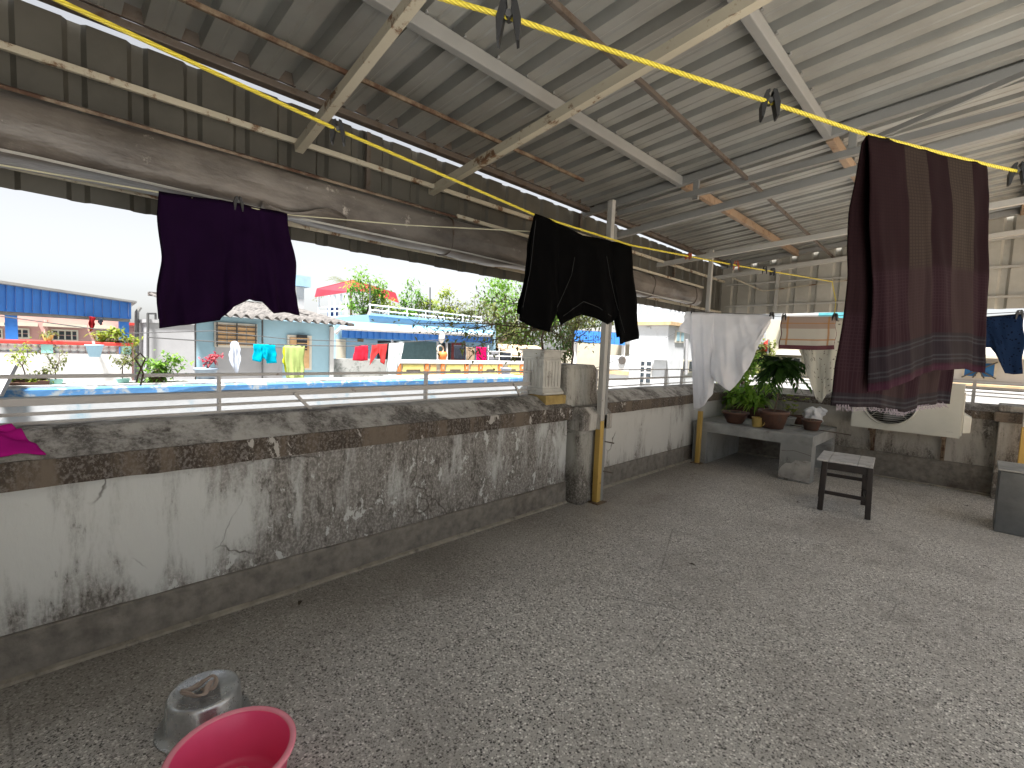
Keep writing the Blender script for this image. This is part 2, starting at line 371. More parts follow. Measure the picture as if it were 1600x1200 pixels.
stack([(rounded(-2.74, 3.49, .21, .24, .03, 2), .84), (rounded(-2.75, 3.50, .19, .235, .03, 2), 1.0), (rounded(-2.75, 3.50, .185, .23, .03, 2), 1.19), (rounded(-2.75, 3.50, .17, .215, .04, 2), 1.225)]).build('stub', 'pillar_wash', pl)

# pier at the right end of the far parapet
pr = thing('parapet_pier', 'pale far-end pier with stepped moulding behind the dark concrete block', 'pillar', (.34, 7.0, 0))
MB().box(.16, .52, 6.93, 7.36, 0, .80).build('shaft', 'limewash_far', pr, bevel=.01)
MB().box(.12, .56, 6.885, 7.36, .801, .90).build('moulding', 'coping_face', pr, bevel=.012)
MB().box(.15, .53, 6.92, 7.36, .901, .97).build('cap', 'coping_old', pr, bevel=.015)

# posts carrying the roof
def roof_z(x): return 2.9436 + .0972*x
def post(label, x, y, foot=.78, w=.05, ytop=None, footmat='yellow_steel'):
    th = thing('roof_post', label, 'post', (x, y, 0))
    MB().box(x-w/2, x+w/2, y-w/2, y+w/2, .003, foot).build('painted_foot', footmat, th, bevel=.004)
    MB().box(x-w/2+.002, x+w/2-.002, y-w/2+.002, y+w/2-.002, foot+.0005, ytop or roof_z(x)-.06).build('shaft', 'white_steel', th, bevel=.004)
    MB().box(x-w*1.3, x+w*1.3, y-w*1.3, y+w*1.3, .0012, .0075).build('base_plate', 'rust_steel', th)
    return th
tp = post('white steel roof post with yellow foot beside the squat pillar', -2.375, 3.53, .74, .055)
MB().box(-2.44, -2.35, 3.50, 3.69, .66, .80).build('concrete_collar', 'coping_old', tp, bevel=.01)
MB().box(-2.41, -2.35, 3.562, 3.60, .003, 2.45).build('side_channel', 'grey_steel', tp, bevel=.003)
for zz in (.28, .55): MB().tube([(-2.35, 3.58, zz), (-2.28, 3.63, zz-.01)], .006, 6).build('wire_stub', 'brown_steel', tp)
post('white corner roof post behind the hanging white garment', -2.46, 5.86, .66, .05)
post('roof post with yellow foot standing by the far-end pier', .345, 6.80, .78, .06)
post('roof post of the open right side, out by the floor edge', 1.72, 3.53, .78, .06)
post('roof post of the open right side, nearest the viewer', 1.72, -1.6, .78, .06)

# ---------------------------------------------------------------- roof
SX0, SX1 = -2.79, 1.85
roof = thing('shed_roof', 'ribbed grey metal sheet roof with steel framing over the terrace', 'roof', (0, 2, 2.9))
PITCH = .2095
def rib_profile(y0, n, depth=.058):
    """pan, rib, pan ... across the sheet; returns (y, rise)"""
    out = []
    for k in range(n):
        b = y0+k*PITCH
        out += [(b, 0), (b+.045, 0), (b+.052, .004), (b+.062, .004), (b+.069, 0), (b+.122, 0), (b+.131, depth), (b+.190, depth), (b+.1995, 0)]
    return out
def roof_sheet(y0, n, dz):
    pr = rib_profile(y0, n); pr.append((y0+n*PITCH+.02, 0)); NS = 7
    b = MB(); vs = []; fs = []; m = len(pr)
    for i in range(NS+1):
        x = SX0+(SX1-SX0)*i/NS
        for y, h in pr: vs.append((x, y, roof_z(x)+h+dz))
    for i in range(NS):
        for k in range(m-1): fs.append((i*m+k, (i+1)*m+k, (i+1)*m+k+1, i*m+k+1))
    return b.add(vs, fs)
y = 1.1785-.17-PITCH*20
k = 0
while y < 7.05:
    n = 5
    if y+n*PITCH > 7.2: n = max(1, int((7.2-y)/PITCH))
    roof_sheet(y, n, .0022*(k % 2)+(.0 if y < 3.6 else .004)).build('roof_sheet', 'roof_metal', roof, solid=.0007, norm=False)
    y += n*PITCH; k += 1
MB().box(-2.705, -2.69, -4, 7.05, roof_z(-2.7)+.001, roof_z(-2.7)+.075).build('rib_closure', 'brown_steel', roof)
# purlins along the terrace
def purlin(x, y0, y1, mat, w=.05, h=.075, drop=.004, nm='purlin'):
    z = roof_z(x)-drop-h/2
    p = MB(); p.beam((x, y0, z), (x, y1, z), w, h); return p.build(nm, mat, roof, bevel=.004)
bolt = MB().lathe([(.0, .012), (.005, .012), (.0052, .004), (.009, .004), (.009, 0)], n=8).build('bolt', 'grey_steel', roof, local=True)
bolt.location = Vector((-1.80, 1.215, roof_z(-1.8)-.012)) - WL[roof.name]
for x, segs in ((-2.72, ((-4, 3.66, 'brown_steel'), (3.72, 7.05, 'brown_steel'))), (-1.83, ((-4, 3.66, 'grey_steel'), (3.72, 7.05, 'warm_lit_steel'))),
                (-.835, ((-4, 3.66, 'grey_steel'), (3.72, 7.05, 'warm_lit_steel'))), (.16, ((-4, 3.66, 'grey_steel'), (3.72, 7.05, 'warm_lit_steel'))),
                (1.72, ((-4, 3.66, 'grey_steel'), (3.72, 7.05, 'warm_lit_steel')))):
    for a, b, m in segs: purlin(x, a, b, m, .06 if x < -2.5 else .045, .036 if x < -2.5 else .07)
for x in (-1.83, -.835):
    for q in range(1, 16):
        inst(bolt, 'bolt', roof, (x+.03, 1.215+.2095*q, roof_z(x+.03)-.012))
# rafter at the joint of the two sheet lengths, ties and struts of the trusses
def bar(name, pts, w, h, mat, up=(0,0,1)):
    b = MB()
    for p, q in zip(pts, pts[1:]): b.beam(p, q, w, h, up)
    return b.build(name, mat, roof, bevel=.003)
bar('rafter', [(-2.8, 3.69, roof_z(-2.8)-.034), (1.8, 3.69, roof_z(1.8)-.034)], .05, .06, 'grey_steel')
bar('rafter', [(-2.8, 7.02, roof_z(-2.8)-.035), (1.8, 7.02, roof_z(1.8)-.035)], .05, .06, 'grey_steel')
bar('rafter', [(-2.8, -1.6, roof_z(-2.8)-.034), (1.8, -1.6, roof_z(1.8)-.034)], .05, .06, 'grey_steel')
yt = 3.70
ta, tb = P(944, 374, 'y', yt-.06), P(1350, 263, 'y', yt-.06)
bar('tie_beam', [ta, ta+(tb-ta)*1.8], .05, .05, 'grey_steel')
ua, ub = P(966, 334, 'y', yt), P(1340, 236, 'y', yt)
bar('tie_beam', [ua, ua+(ub-ua)*1.7], .04, .045, 'grey_steel')
for a in ((1088, 294), (1333, 216)):
    q = P(*a, 'y', yt); bar('strut', [q-Vector((0,0,.09)), q+Vector((0,0,.09))], .045, .03, 'grey_steel', (0,1,0))
sa, sb = P(1353, 222, 'y', yt), P(1600, 116, 'y', 3.4)
bar('brace', [sa, sa+(sb-sa)*1.3], .025, .03, 'grey_steel')
for y2, a, b in ((5.2, (1000, 419), (1300, 366)), (6.75, (1081, 440), (1300, 407))):
    pa, pb = P(*a, 'y', y2), P(*b, 'y', y2); bar('tie_beam', [pa, pa+(pb-pa)*2.2], .045, .05, 'white_steel')
# the two cream angle irons across the near bay
pa, pb = P(467, 238, 'y', 1.03), P(655, 0, 'y', 1.0)
b = MB(); b.angle(pa, pa+(pb-pa)*2.6, .042, .042, .005); b.build('angle_iron', 'cream_steel', roof)
pa, pb = P(660, 312, 'y', 1.96), P(1195, 0, 'y', 1.90)
b = MB(); b.angle(pa, pa+(pb-pa)*1.8, .045, .045, .005); b.build('angle_iron', 'cream_steel', roof)
q = P(640, 378, 'y', 1.93); b = MB(); b.beam(pa, pa+Vector((.01,-.02,-.30)), .02, .02, (1,0,0)); b.beam(pa+Vector((.01,-.02,-.30)), q+Vector((0,-.03,-.04)), .02, .02); b.build('hanger', 'cream_steel', roof)
bar('thin_rod', [P(290, 0, 'z', roof_z(-2.27)-.10) + Vector((0,-1.8,0)), P(290, 0, 'z', roof_z(-2.27)-.10), P(912, 282, 'z', roof_z(-2.23)-.10)], .018, .022, 'rust_steel')
ra, rb = P(860, 0, 'x', -1.27), P(1335, 432, 'x', -1.45)
bar('thin_rod', [ra+(ra-rb)*.45, ra, rb], .022, .026, 'brown_steel')

# ---------------------------------------------------------------- ribbed fascia sheets hanging below the eave, and at the far end
def fascia_sheet(parent, a0, n, plane, axis, z0, ztop, pitch, depth, sgn, dz, mat='fascia_metal'):
    pr = []
    for k in range(n):
        b = a0+k*pitch; pr += [(b, 0), (b+pitch*.62, 0), (b+pitch*.70, depth), (b+pitch*.90, depth), (b+pitch*.985, 0)]
    pr.append((a0+n*pitch+.015, 0)); vs = []; fs = []; m = len(pr)
    for i in range(4):
        for a, h in pr:
            zt = ztop(a) if callable(ztop) else ztop
            z = z0+(zt-z0)*i/3 + (.008*noise.noise(Vector((a*3, i, 2))) if i == 0 else 0)
            o = plane+sgn*(h+dz)+.004*noise.noise(Vector((a*1.3, i*.8, 7)))
            vs.append((o, a, z) if axis == 'y' else (a, o, z))
    for i in range(3):
        for k in range(m-1): fs.append((i*m+k, i*m+k+1, (i+1)*m+k+1, (i+1)*m+k))
    return MB().add(vs, fs).build('fascia_sheet', mat, parent, solid=.0008, norm=False)
fa = thing('eave_fascia', 'ribbed sheet metal skirt hanging below the left eave', 'fascia', (-2.80, 2, 1.9))
yy = -4.0; k = 0
while yy < 7.0:
    n = 5 if yy+5*PITCH < 7.15 else max(1, int((7.15-yy)/PITCH)); fascia_sheet(fa, yy, n, -2.795, 'y', 1.905, 2.639, PITCH, .018, -1, .001*(k % 2)); yy += n*PITCH; k += 1
for z, x, m in ((2.42, -2.735, 'cream_steel'), (1.985, -2.755, 'cream_steel')):
    MB().beam((x, -4, z), (x, 7.02, z), .022, .03).build('fascia_rail', m, fa, bevel=.003)
for yv in (1.46, 3.6, 5.5): MB().beam((-2.757, yv, 2.0), (-2.757, yv, 2.62), .025, .025, (0,1,0)).build('fascia_upright', 'brown_steel', fa)
ff = thing('end_fascia', 'ribbed sheet metal screen closing the far end above the parapet', 'fascia', (0, 7.12, 1.95))
xx = -2.815; k = 0
while xx < 1.3:
    n = 4; fascia_sheet(ff, xx, n, 7.10, 'x', 1.96, lambda a: roof_z(a)-.022, .245, .03, 1, .001*(k % 2), 'screen_metal_lit'); xx += n*.245; k += 1
for z in (2.075, 2.38):
    MB().beam((-2.72, 7.075, z), (1.6, 7.075, z+.01), .022, .022).build('fascia_rail', 'white_steel', ff)
pa, pb = P(1160, 424, 'y', 7.06), P(1600, 367, 'y', 7.06)
MB().beam(pa, pa+(pb-pa)*1.5, .03, .045).build('fascia_rail', 'white_steel', ff)
for xv in (-2.05, .34): MB().beam((xv, 7.07, 1.99), (xv, 7.07, roof_z(xv)-.06), .04, .03, (0,1,0)).build('fascia_upright', 'white_steel', ff)
pa, pb = P(1140, 432, 'y', 6.9), P(1192, 455, 'y', 7.05)
MB().beam(pa, pb, .018, .018).build('fascia_brace', 'cream_steel', ff)
MB().beam(pb, P(1340, 436, 'y', 7.04), .014, .014).build('fascia_brace', 'cream_steel', ff)

# ---------------------------------------------------------------- rolled tarpaulin under the eave
def tarp_pt(u, v):
    y = -4 + (5.80+4)*u; a = 2*math.pi*v
    near = 1/(1+math.exp((y-1.75)*4)); rx = .095+.02*near; rz = .112+.012*near
    sag = .018*math.sin(y*2.3)+.012*math.sin(y*5.1+1)
    w = 1+.17*noise.noise(Vector((y*1.8, math.cos(a)*1.5, math.sin(a)*1.5))) + .075*noise.noise(Vector((y*7, math.cos(a)*3, math.sin(a)*3)))
    ca, sa_ = math.cos(a), math.sin(a); x = -2.60+rx*w*math.copysign(abs(ca)**.75, ca); z = 2.078+sag*.5+rz*w*math.copysign(abs(sa_)**.8, sa_)
    return (x, y, z)
tr = thing('rolled_tarpaulin', 'long grimy brown rolled-up tarpaulin slung under the left eave', 'tarpaulin', (-2.6, 1, 1.95))
b = MB(); b.grid(tarp_pt, 150, 26)
o0 = len(b.v); b.v.append(Vector((-2.60, 5.79, 2.07))); b.f += [(o0, 150*27+j, 150*27+j+1) for j in range(26)]
b.build('roll', 'tarpaulin', tr, smooth=True)
MB().beam((-2.50, -4, 2.205), (-2.50, 1.95, 2.185), .03, .012, (.5,0,1)).build('flat_bar', 'rust_steel', tr)
MB().beam((-2.52, 1.97, 2.2), (-2.53, 5.85, 2.19), .016, .022).build('support_bar', 'cream_steel', tr)
MB().tube([(-2.50, -4, 1.975)]+[(-2.50+.006*math.sin(q), -4+q*.5, 1.968+.006*math.sin(q*1.7)) for q in range(1, 20)], .006, 6).build('support_rod', 'white_steel', tr)
def tie(y):
    pts = [Vector(tarp_pt((y+4)/9.8, v/24)) for v in range(25)]; c = Vector((-2.6, y, 2.075))
    return MB().tube([c+(q-c)*1.03 for q in pts], .006, 5)
for y in (1.93, 3.2, 4.6, 5.62): tie(y).build('tie_cord', 'brown_steel', tr)
# a torn flap of the sheet
MB().grid(lambda u, v: Vector(tarp_pt((.78+.42*u+4)/9.8, .80+.12*v))+Vector((.012+.03*v*math.sin(u*3.1), 0, -.012-.03*v*math.sin(u*6))), 10, 4).build('torn_flap', 'tarpaulin', tr, smooth=True, solid=.002)

# ---------------------------------------------------------------- railings
def railing(label, xr, posts, rails, ends, extra=()):
    th = thing('railing', label, 'railing', (xr, (ends[0]+ends[1])/2, .95))
    for i, (py) in enumerate(posts):
        MB().beam((xr, py, .93), (xr, py, rails[0][0]+.008), .035, .012, (0,1,0)).build('post', 'rail_steel', th)
    for z, w, h in rails: MB().beam((xr+.013, ends[0], z), (xr+.013, ends[1], z), w, h).build('rail', 'rail_steel', th, bevel=.002)
    return th
xr = -2.77
zs = [P(340, q, 'x', xr).z for q in (585, 617, 632, 643.5)]
rl = railing('grey bar railing on the long parapet, left of the pedestal planter', xr, [-2.6, -.75, P(342, 620, 'x', xr).y, P(665, 610, 'x', xr).y, 2.97], [(zs[0], .02, .016), (zs[1], .012, .032), (zs[2], .012, .014), (zs[3], .012, .014)], (-4.2, 3.27))
MB().beam(P(460, 614, 'x', xr+.03), P(487, 641, 'x', xr+.03), .012, .016).build('loose_bar', 'rail_steel', rl)
MB().beam(P(803, 598, 'x', xr+.03), P(813, 620, 'x', xr+.03), .012, .016).build('loose_bar', 'rail_steel', rl)
zs2 = [P(1000, q, 'x', -2.8).z for q in (577.5, 591, 601, 607)]
railing('grey bar railing on the short parapet right of the roof post', -2.8, [4.05, P(1040, 595, 'x', -2.8).y, P(1065, 590, 'x', -2.8).y, 7.0], [(zs2[0], .014, .012), (zs2[1], .014, .02), (zs2[2], .012, .012), (zs2[3], .012, .012)], (3.75, 7.2))
th = thing('railing', 'far-end grey bar railing behind the plants and air conditioner', 'railing', (0, 7.22, .95))
for x in (-2.6, -1.75, -.9, -.05, .7, 1.6): MB().beam((x, 7.22, .93), (x, 7.22, 1.20), .03, .012, (0,1,0)).build('post', 'rail_steel', th)
for z, h in ((1.20, .014), (1.125, .022), (1.075, .012), (1.035, .012)): MB().beam((-2.78, 7.205, z), (3.5, 7.205, z), .012, h).build('rail', 'rail_steel', th)
kn = P(219, 577, 'x', xr+.02)
tag(MB().tube([kn+Vector((0,.0,-.075)), kn+Vector((.012,.01,-.02)), kn+Vector((.015,0,.01)), kn+Vector((.01,-.02,.05)), kn+Vector((.012,.0,.075)), kn+Vector((.014,.018,.05)), kn+Vector((.016,.002,.008)), kn+Vector((.014,-.01,-.03)), kn+Vector((.0,-.014,-.06))], .004, 6).build('knotted_cord', 'brown_steel', origin=kn), 'short looped cord knotted on the left railing top bar', 'cord')

# ================================================================ things on the terrace
def tr_box(name, mat, parent, c, size, rot, bevel=.003):
    b = MB(); b.box(-size[0]/2, size[0]/2, -size[1]/2, size[1]/2, -size[2]/2, size[2]/2)
    m = Matrix.Rotation(rot, 4, 'Z'); b.v = [m @ q + Vector(c) for q in b.v]; return b.build(name, mat, parent, bevel=bevel)

# --- low concrete bench across the corner
plaster('bench_patch', (.27,.275,.265), (.13,.125,.12), None, -.12, .3, 41, False)
bench = thing('concrete_bench', 'low grey concrete slab bench carrying the potted plants', 'bench', (-1.9, 6.4, 0))
b = MB(); prof = [(5.89, .408), (5.885, .515), (5.90, .527), (7.045, .528), (7.045, .408)]
b.extrude(prof, -2.555, -1.235, 14, 'x', .003, 3); b.build('slab', 'cement', bench)
b = MB(); b.extrude([(5.90, 0), (5.896, .407), (6.08, .407), (6.09, 0)], -1.545, -1.24, 4, 'x', .003, 8); b.build('leg', 'bench_patch', bench)
b = MB(); b.extrude([(6.92, 0), (6.92, .407), (7.045, .407), (7.045, 0)], -1.545, -1.24, 4, 'x', .003, 9); b.build('leg', 'cement', bench)
b = MB(); b.extrude([(5.90, 0), (5.90, .407), (7.045, .407), (7.045, 0)], -2.55, -2.38, 4, 'x', .003, 12); b.build('side_wall', 'bench_patch', bench)
b = MB(); pp = [P(q[0], q[1], 'y', 5.893) for q in ((1221,728),(1228,723),(1236,724),(1243,719),(1252,721),(1259,720),(1267,722),(1266,740),(1264,755),(1217,744),(1216,736))]
b.add(pp+[q+Vector((0,.004,0)) for q in pp], [tuple(range(11))]+[(i, (i+1) % 11, 11+(i+1) % 11, 11+i) for i in range(11)]); b.build('bare_plaster_patch', 'cement_pale', bench)
pp = [P(q[0], q[1], 'y', 5.8935) for q in ((1221,703.5),(1229,704.5),(1240,704),(1250,707),(1260,710),(1268,713))]
b = MB(); b.tube(pp, .0022, 5); b.build('crack', 'brown_steel', bench)
tag(MB().tube([P(1235, 664, 'y', 6.5), P(1275, 671, 'y', 6.42), P(1330, 680, 'y', 6.36)], .006, 6).build('thin_stick', 'brown_steel', origin=P(1235, 664, 'y', 6.5)), 'thin dark stick poking off the right edge of the concrete bench', 'stick')

# --- wooden stool
simple('stool_wood', (.018,.012,.010), .45, .35, 14, spec=.5, bump=.15)
simple('stool_top', (.42,.41,.40), .55, .15, 9, bump=.12, dirt=(.24,.22,.2), ds=12)
st = thing('wooden_stool', 'dark wooden stool with a pale scuffed plank seat', 'stool', (-.8, 5.28, 0))
A, B, D = Vector((-.945, 4.985, 0)), Vector((-.60, 5.02, 0)), Vector((-.70, 5.50, 0)); Cc = Vector((-1.04, 5.46, 0))
cc = (A+B+D+Cc)/4; feet = [A, B, D, Cc]; tops = [cc+(q-cc)*.94+Vector((0,0,.445)) for q in feet]
ex = (B-A).normalized()
for f_, t_ in zip(feet, tops): MB().beam(f_+Vector((0,0,.002)), t_, .042, .042, ex).build('leg', 'stool_wood', st, bevel=.004)
for i, (h1, h2) in enumerate(((.17, .17), (.13, .13), (.24, .24), (.13, .13))):
    p, q = i, (i+1) % 4; a_ = feet[p].lerp(tops[p], h1/.445); b_ = feet[q].lerp(tops[q], h2/.445)
    MB().beam(a_, b_, .02, .032).build('stretcher', 'stool_wood', st, bevel=.003)
for i in range(4):
    p, q = i, (i+1) % 4; MB().beam(tops[p]+Vector((0,0,-.035)), tops[q]+Vector((0,0,-.035)), .022, .06).build('apron', 'stool_wood', st, bevel=.003)
ey = (Cc-A).normalized(); W_, D_ = .41, .50
for k in range(3):
    w0 = -W_/2+W_*[0, .22, .73][k]+.0015; w1 = -W_/2+W_*[.22, .73, 1][k]-.0015
    c0 = cc+ex*((w0+w1)/2)+Vector((0,0,.457)); ang = math.atan2(ex.y, ex.x)
    tr_box('seat_plank', 'stool_top', st, c0+Vector((0,0,.0008*(k % 2))), (w1-w0, D_, .02), ang, .004)

# --- air conditioner outdoor unit on brackets
simple('ac_paint', (.46,.455,.40), .45, .08, 3, dirt=(.33,.31,.26), ds=2)
simple('ac_dark', (.02,.02,.02), .6, .2, 8); simple('ac_wire', (.40,.39,.35), .5, .1)
ac = thing('air_conditioner', 'cream outdoor air conditioner unit bracketed to the far parapet', 'air conditioner', (-.56, 6.85, .60))
x0, x1, z0, z1, yf = -1.04, -.115, .602, 1.16, 6.70
fc = Vector((-.705, yf, .905)); R = .235
b = MB(); N = 48; ring = [Vector((fc.x+R*math.cos(2*math.pi*k/N), yf, fc.z+R*math.sin(2*math.pi*k/N))) for k in range(N)]
def onrect(a):
    dx, dz = math.cos(a), math.sin(a); s_ = 9
    for lim, c_, d_ in ((x1-fc.x, dx, 1), (fc.x-x0, -dx, 1), (z1-fc.z, dz, 1), (fc.z-z0, -dz, 1)):
        if c_ > 1e-6: s_ = min(s_, lim/c_)
    return Vector((fc.x+dx*s_, yf, fc.z+dz*s_))
outer = [onrect(2*math.pi*k/N) for k in range(N)]
for cx, cz in ((x0,z0),(x1,z0),(x1,z1),(x0,z1)):
    k = min(range(N), key=lambda q: (outer[q]-Vector((cx, yf, cz))).length); outer[k] = Vector((cx, yf, cz))
inner = [q+Vector((0,.10,0)) for q in ring]
b.add(ring+outer+inner, [(k, (k+1) % N, N+(k+1) % N, N+k) for k in range(N)]+[(k, 2*N+k, 2*N+(k+1) % N, (k+1) % N) for k in range(N)])
b.add([(x0,yf,z0),(x1,yf,z0),(x1,yf+.30,z0),(x0,yf+.30,z0),(x0,yf,z1),(x1,yf,z1),(x1,yf+.30,z1),(x0,yf+.30,z1)], [(0,1,2,3),(4,7,6,5),(1,5,6,2),(2,6,7,3),(3,7,4,0)])
b.build('casing', 'ac_paint', ac)
MB().lathe([(R+.004, 0), (R+.012, .006), (R+.004, .012), (R-.006, .006), (R+.004, 0)], fc+Vector((0,-.006,0)), 48, Matrix.Rotation(math.radians(90), 3, 'X'), False).build('grille_ring', 'ac_paint', ac, smooth=True)
b = MB(); b.lathe([(0, 0), (R+.002, 0)], fc+Vector((0,.099,0)), 32, Matrix.Rotation(math.radians(90), 3, 'X')); fb = b.build('fan_recess', 'ac_dark', ac)
b = MB()
for k in range(3):
    a0 = k*2*math.pi/3
    b.grid(lambda u, v: (fc.x+(.04+.165*u)*math.cos(a0+v*1.3+u*.3), yf+.045+.04*v, fc.z+(.04+.165*u)*math.sin(a0+v*1.3+u*.3)), 5, 5)
b.build('fan_blades', simple('fan_grey', (.09,.09,.09), .5), ac, smooth=True, solid=.003)
MB().lathe([(0, -.03), (.045, -.03), (.05, .03), (0, .035)], fc+Vector((0,.05,0)), 20, Matrix.Rotation(math.radians(90), 3, 'X')).build('fan_hub', 'fan_grey', ac, smooth=True)
for k in range(-9, 10):
    zz = fc.z+k*.0235; hw = math.sqrt(max(0, R*R-(k*.0235)**2))
    MB().tube([(fc.x-hw-.003, yf-.002, zz), (fc.x-hw*.5, yf-.009, zz), (fc.x+hw*.5, yf-.009, zz), (fc.x+hw+.003, yf-.002, zz)], .0018, 5).build('grille_wire', 'ac_wire', ac)
for k in range(4):
    a = math.pi/4+k*math.pi/2
    MB().tube([fc+Vector((0,-.004,0)), fc+Vector((R*math.cos(a), -.004, R*math.sin(a)))], .0025, 5).build('grille_wire', 'ac_wire', ac)
MB().box(x1+.0005, x1+.012, yf+.02, yf+.28, z0+.02, z1-.09).build('side_panel', 'ac_paint', ac, bevel=.003)
b = MB(); b.add([(x1+.0125,yf+.06,z0+.05),(x1+.075,yf+.08,z0+.06),(x1+.075,yf+.20,z0+.06),(x1+.0125,yf+.22,z0+.05),(x1+.0125,yf+.06,z0+.26),(x1+.075,yf+.08,z0+.22),(x1+.075,yf+.20,z0+.22),(x1+.0125,yf+.22,z0+.26)],
    [(0,3,2,1),(4,5,6,7),(0,1,5,4),(1,2,6,5),(2,3,7,6),(3,0,4,7)]); b.build('valve_cover', 'ac_paint', ac, bevel=.006)
for xb in (-.86, -.24):
    b = MB(); b.beam((xb, yf+.02, z0-.016), (xb, 7.06, z0-.016), .035, .03); b.beam((xb, 7.035, z0-.032), (xb, 7.035, z0-.30), .035, .02, (0,1,0)); b.beam((xb, yf+.08, z0-.034), (xb, 7.02, z0-.27), .02, .012)
    br = b.build('bracket', 'rust_steel', ac)
    MB().box(xb-.03, xb+.03, yf+.04, yf+.09, z0-.001, z0+.0005).build('rubber_pad', 'ac_dark', br)
b = MB(); q = P(1484, 675, 'y', yf-.0015)
for k in range(3): b.box(q.x-.03+.02*k, q.x-.015+.02*k, yf-.002, yf-.0008, q.z-.004, q.z+.004)
b.build('maker_plate', 'ac_wire', ac)

# --- dark concrete block by the right edge
blk = thing('concrete_block', 'dark grey rendered concrete block at the right-hand edge', 'block', (.40, 5.75, 0))
b = MB(); b.extrude([(5.545, 0.002), (5.555, .505), (5.98, .51), (5.99, .002)], .168, .66, 6, 'x', .004, 5); b.build('body', 'cement_block', blk, bevel=.006)
b = MB(); b.extrude([(5.535, .512), (5.535, .528), (6.0, .53), (6.0, .512)], .155, .67, 6, 'x', .003, 6); b.build('screed_top', 'cement', blk, bevel=.004)

# --- aluminium pot upside down with a scrap of cloth, red tub
t = NT('aluminium'); n = t.noise(9, 6, .7); c = t.mix(t.step(n, .4, .7), (.56,.58,.59), (.36,.375,.38)); t.bump(t.noise(14, 4), .12, .01)
t.out(c, t.ramp(n, [(.3,.20),(.7,.36)]), .7, .5)
pc = Vector((-1.839, .387, 0))
pot = thing('cooking_pot', 'dull aluminium cooking pot upturned on the floor by the red tub', 'pot', pc)
MB().lathe([(.0, .116), (.094, .117), (.100, .121), (.106, .118), (.111, .108), (.117, .03), (.119, .012), (.142, .0075), (.144, .004), (.140, .0015), (.115, .0015), (.106, .106), (0, .109)], pc, 48).build('bowl', 'aluminium', pot, smooth=True)
sc = pc+Vector((.005, -.01, .121)); b = MB(); r2_ = random.Random(4)
for k in range(2):
    def ribbon(u, v):
        a = u*5.2+k*2.4; r_ = .018+.030*abs(math.sin(u*2.6+k)); w_ = .013+.006*math.sin(u*9+k)
        return sc+Vector((.8*r_*math.cos(a)+.02*math.sin(a*2.3)+.012*k-.006+w_*(v-.5)*math.cos(a+.6), 1.25*r_*math.sin(a)+w_*(v-.5)*math.sin(a+.6), .004+.006*k+.009*abs(math.sin(u*7+v*2.2+k))+.004*math.sin(v*6+u*15)))
    b.grid(ribbon, 30, 6)
o = b.build('rag', sheet('rag_cloth', (.42,.34,.29)), origin=sc, smooth=True, solid=.003); tag(o, 'crumpled beige cloth scrap lying on the upturned pot', 'cloth')
t = NT('red_plastic'); xs = t.sep(); q = t.n.new('ShaderNodeTexCoord').outputs['Object']
rr = []
c = (.62,.012,.05); nn = t.noise(3, 4); c = t.mix(nn, (.96,.10,.26), (.98,.13,.30)); t.out(c, .25, 0, .5); translucent(t, c, .22); t.b.inputs['Subsurface Weight'].default_value = 0
tc = Vector((-1.453, .373, 0))
tub = thing('plastic_tub', 'glossy pink-red round plastic washing tub at the bottom edge', 'tub', tc)
RM = .158
MB().lathe([(0, .010), (.118, .010), (.126, .014), (.132, .024), (RM-.006, .148), (RM-.001, .155), (RM+.002, .155), (RM-.002, .148), (.136, .010), (.130, .004), (.110, .0015), (0, .0015)], tc, 72).build('basin', 'red_plastic', tub, smooth=True)
MB().lathe([(RM-.006, .1555), (RM-.004, .160), (RM+.006, .162), (RM+.012, .158), (RM+.012, .150), (RM+.008, .1475), (RM+.0035, .150), (RM+.003, .1555), (RM-.006, .1555)], tc, 72, None, False).build('rim', simple('red_pale', (.92,.30,.38), .22, .08), tub, smooth=True)
b = MB()
for k in range(7):
    a = k*2*math.pi/7; cx_ = tc+Vector((.070*math.cos(a), .070*math.sin(a), .0108))
    b.tube([cx_+Vector((.034*math.cos(j*.3142), .034*math.sin(j*.3142), 0)) for j in range(21)], .0018, 5)
b.tube([tc+Vector((.026*math.cos(j*.3142), .026*math.sin(j*.3142), .0108)) for j in range(21)], .0018, 5)
b.build('moulded_rings', 'red_pale', tub, smooth=True)

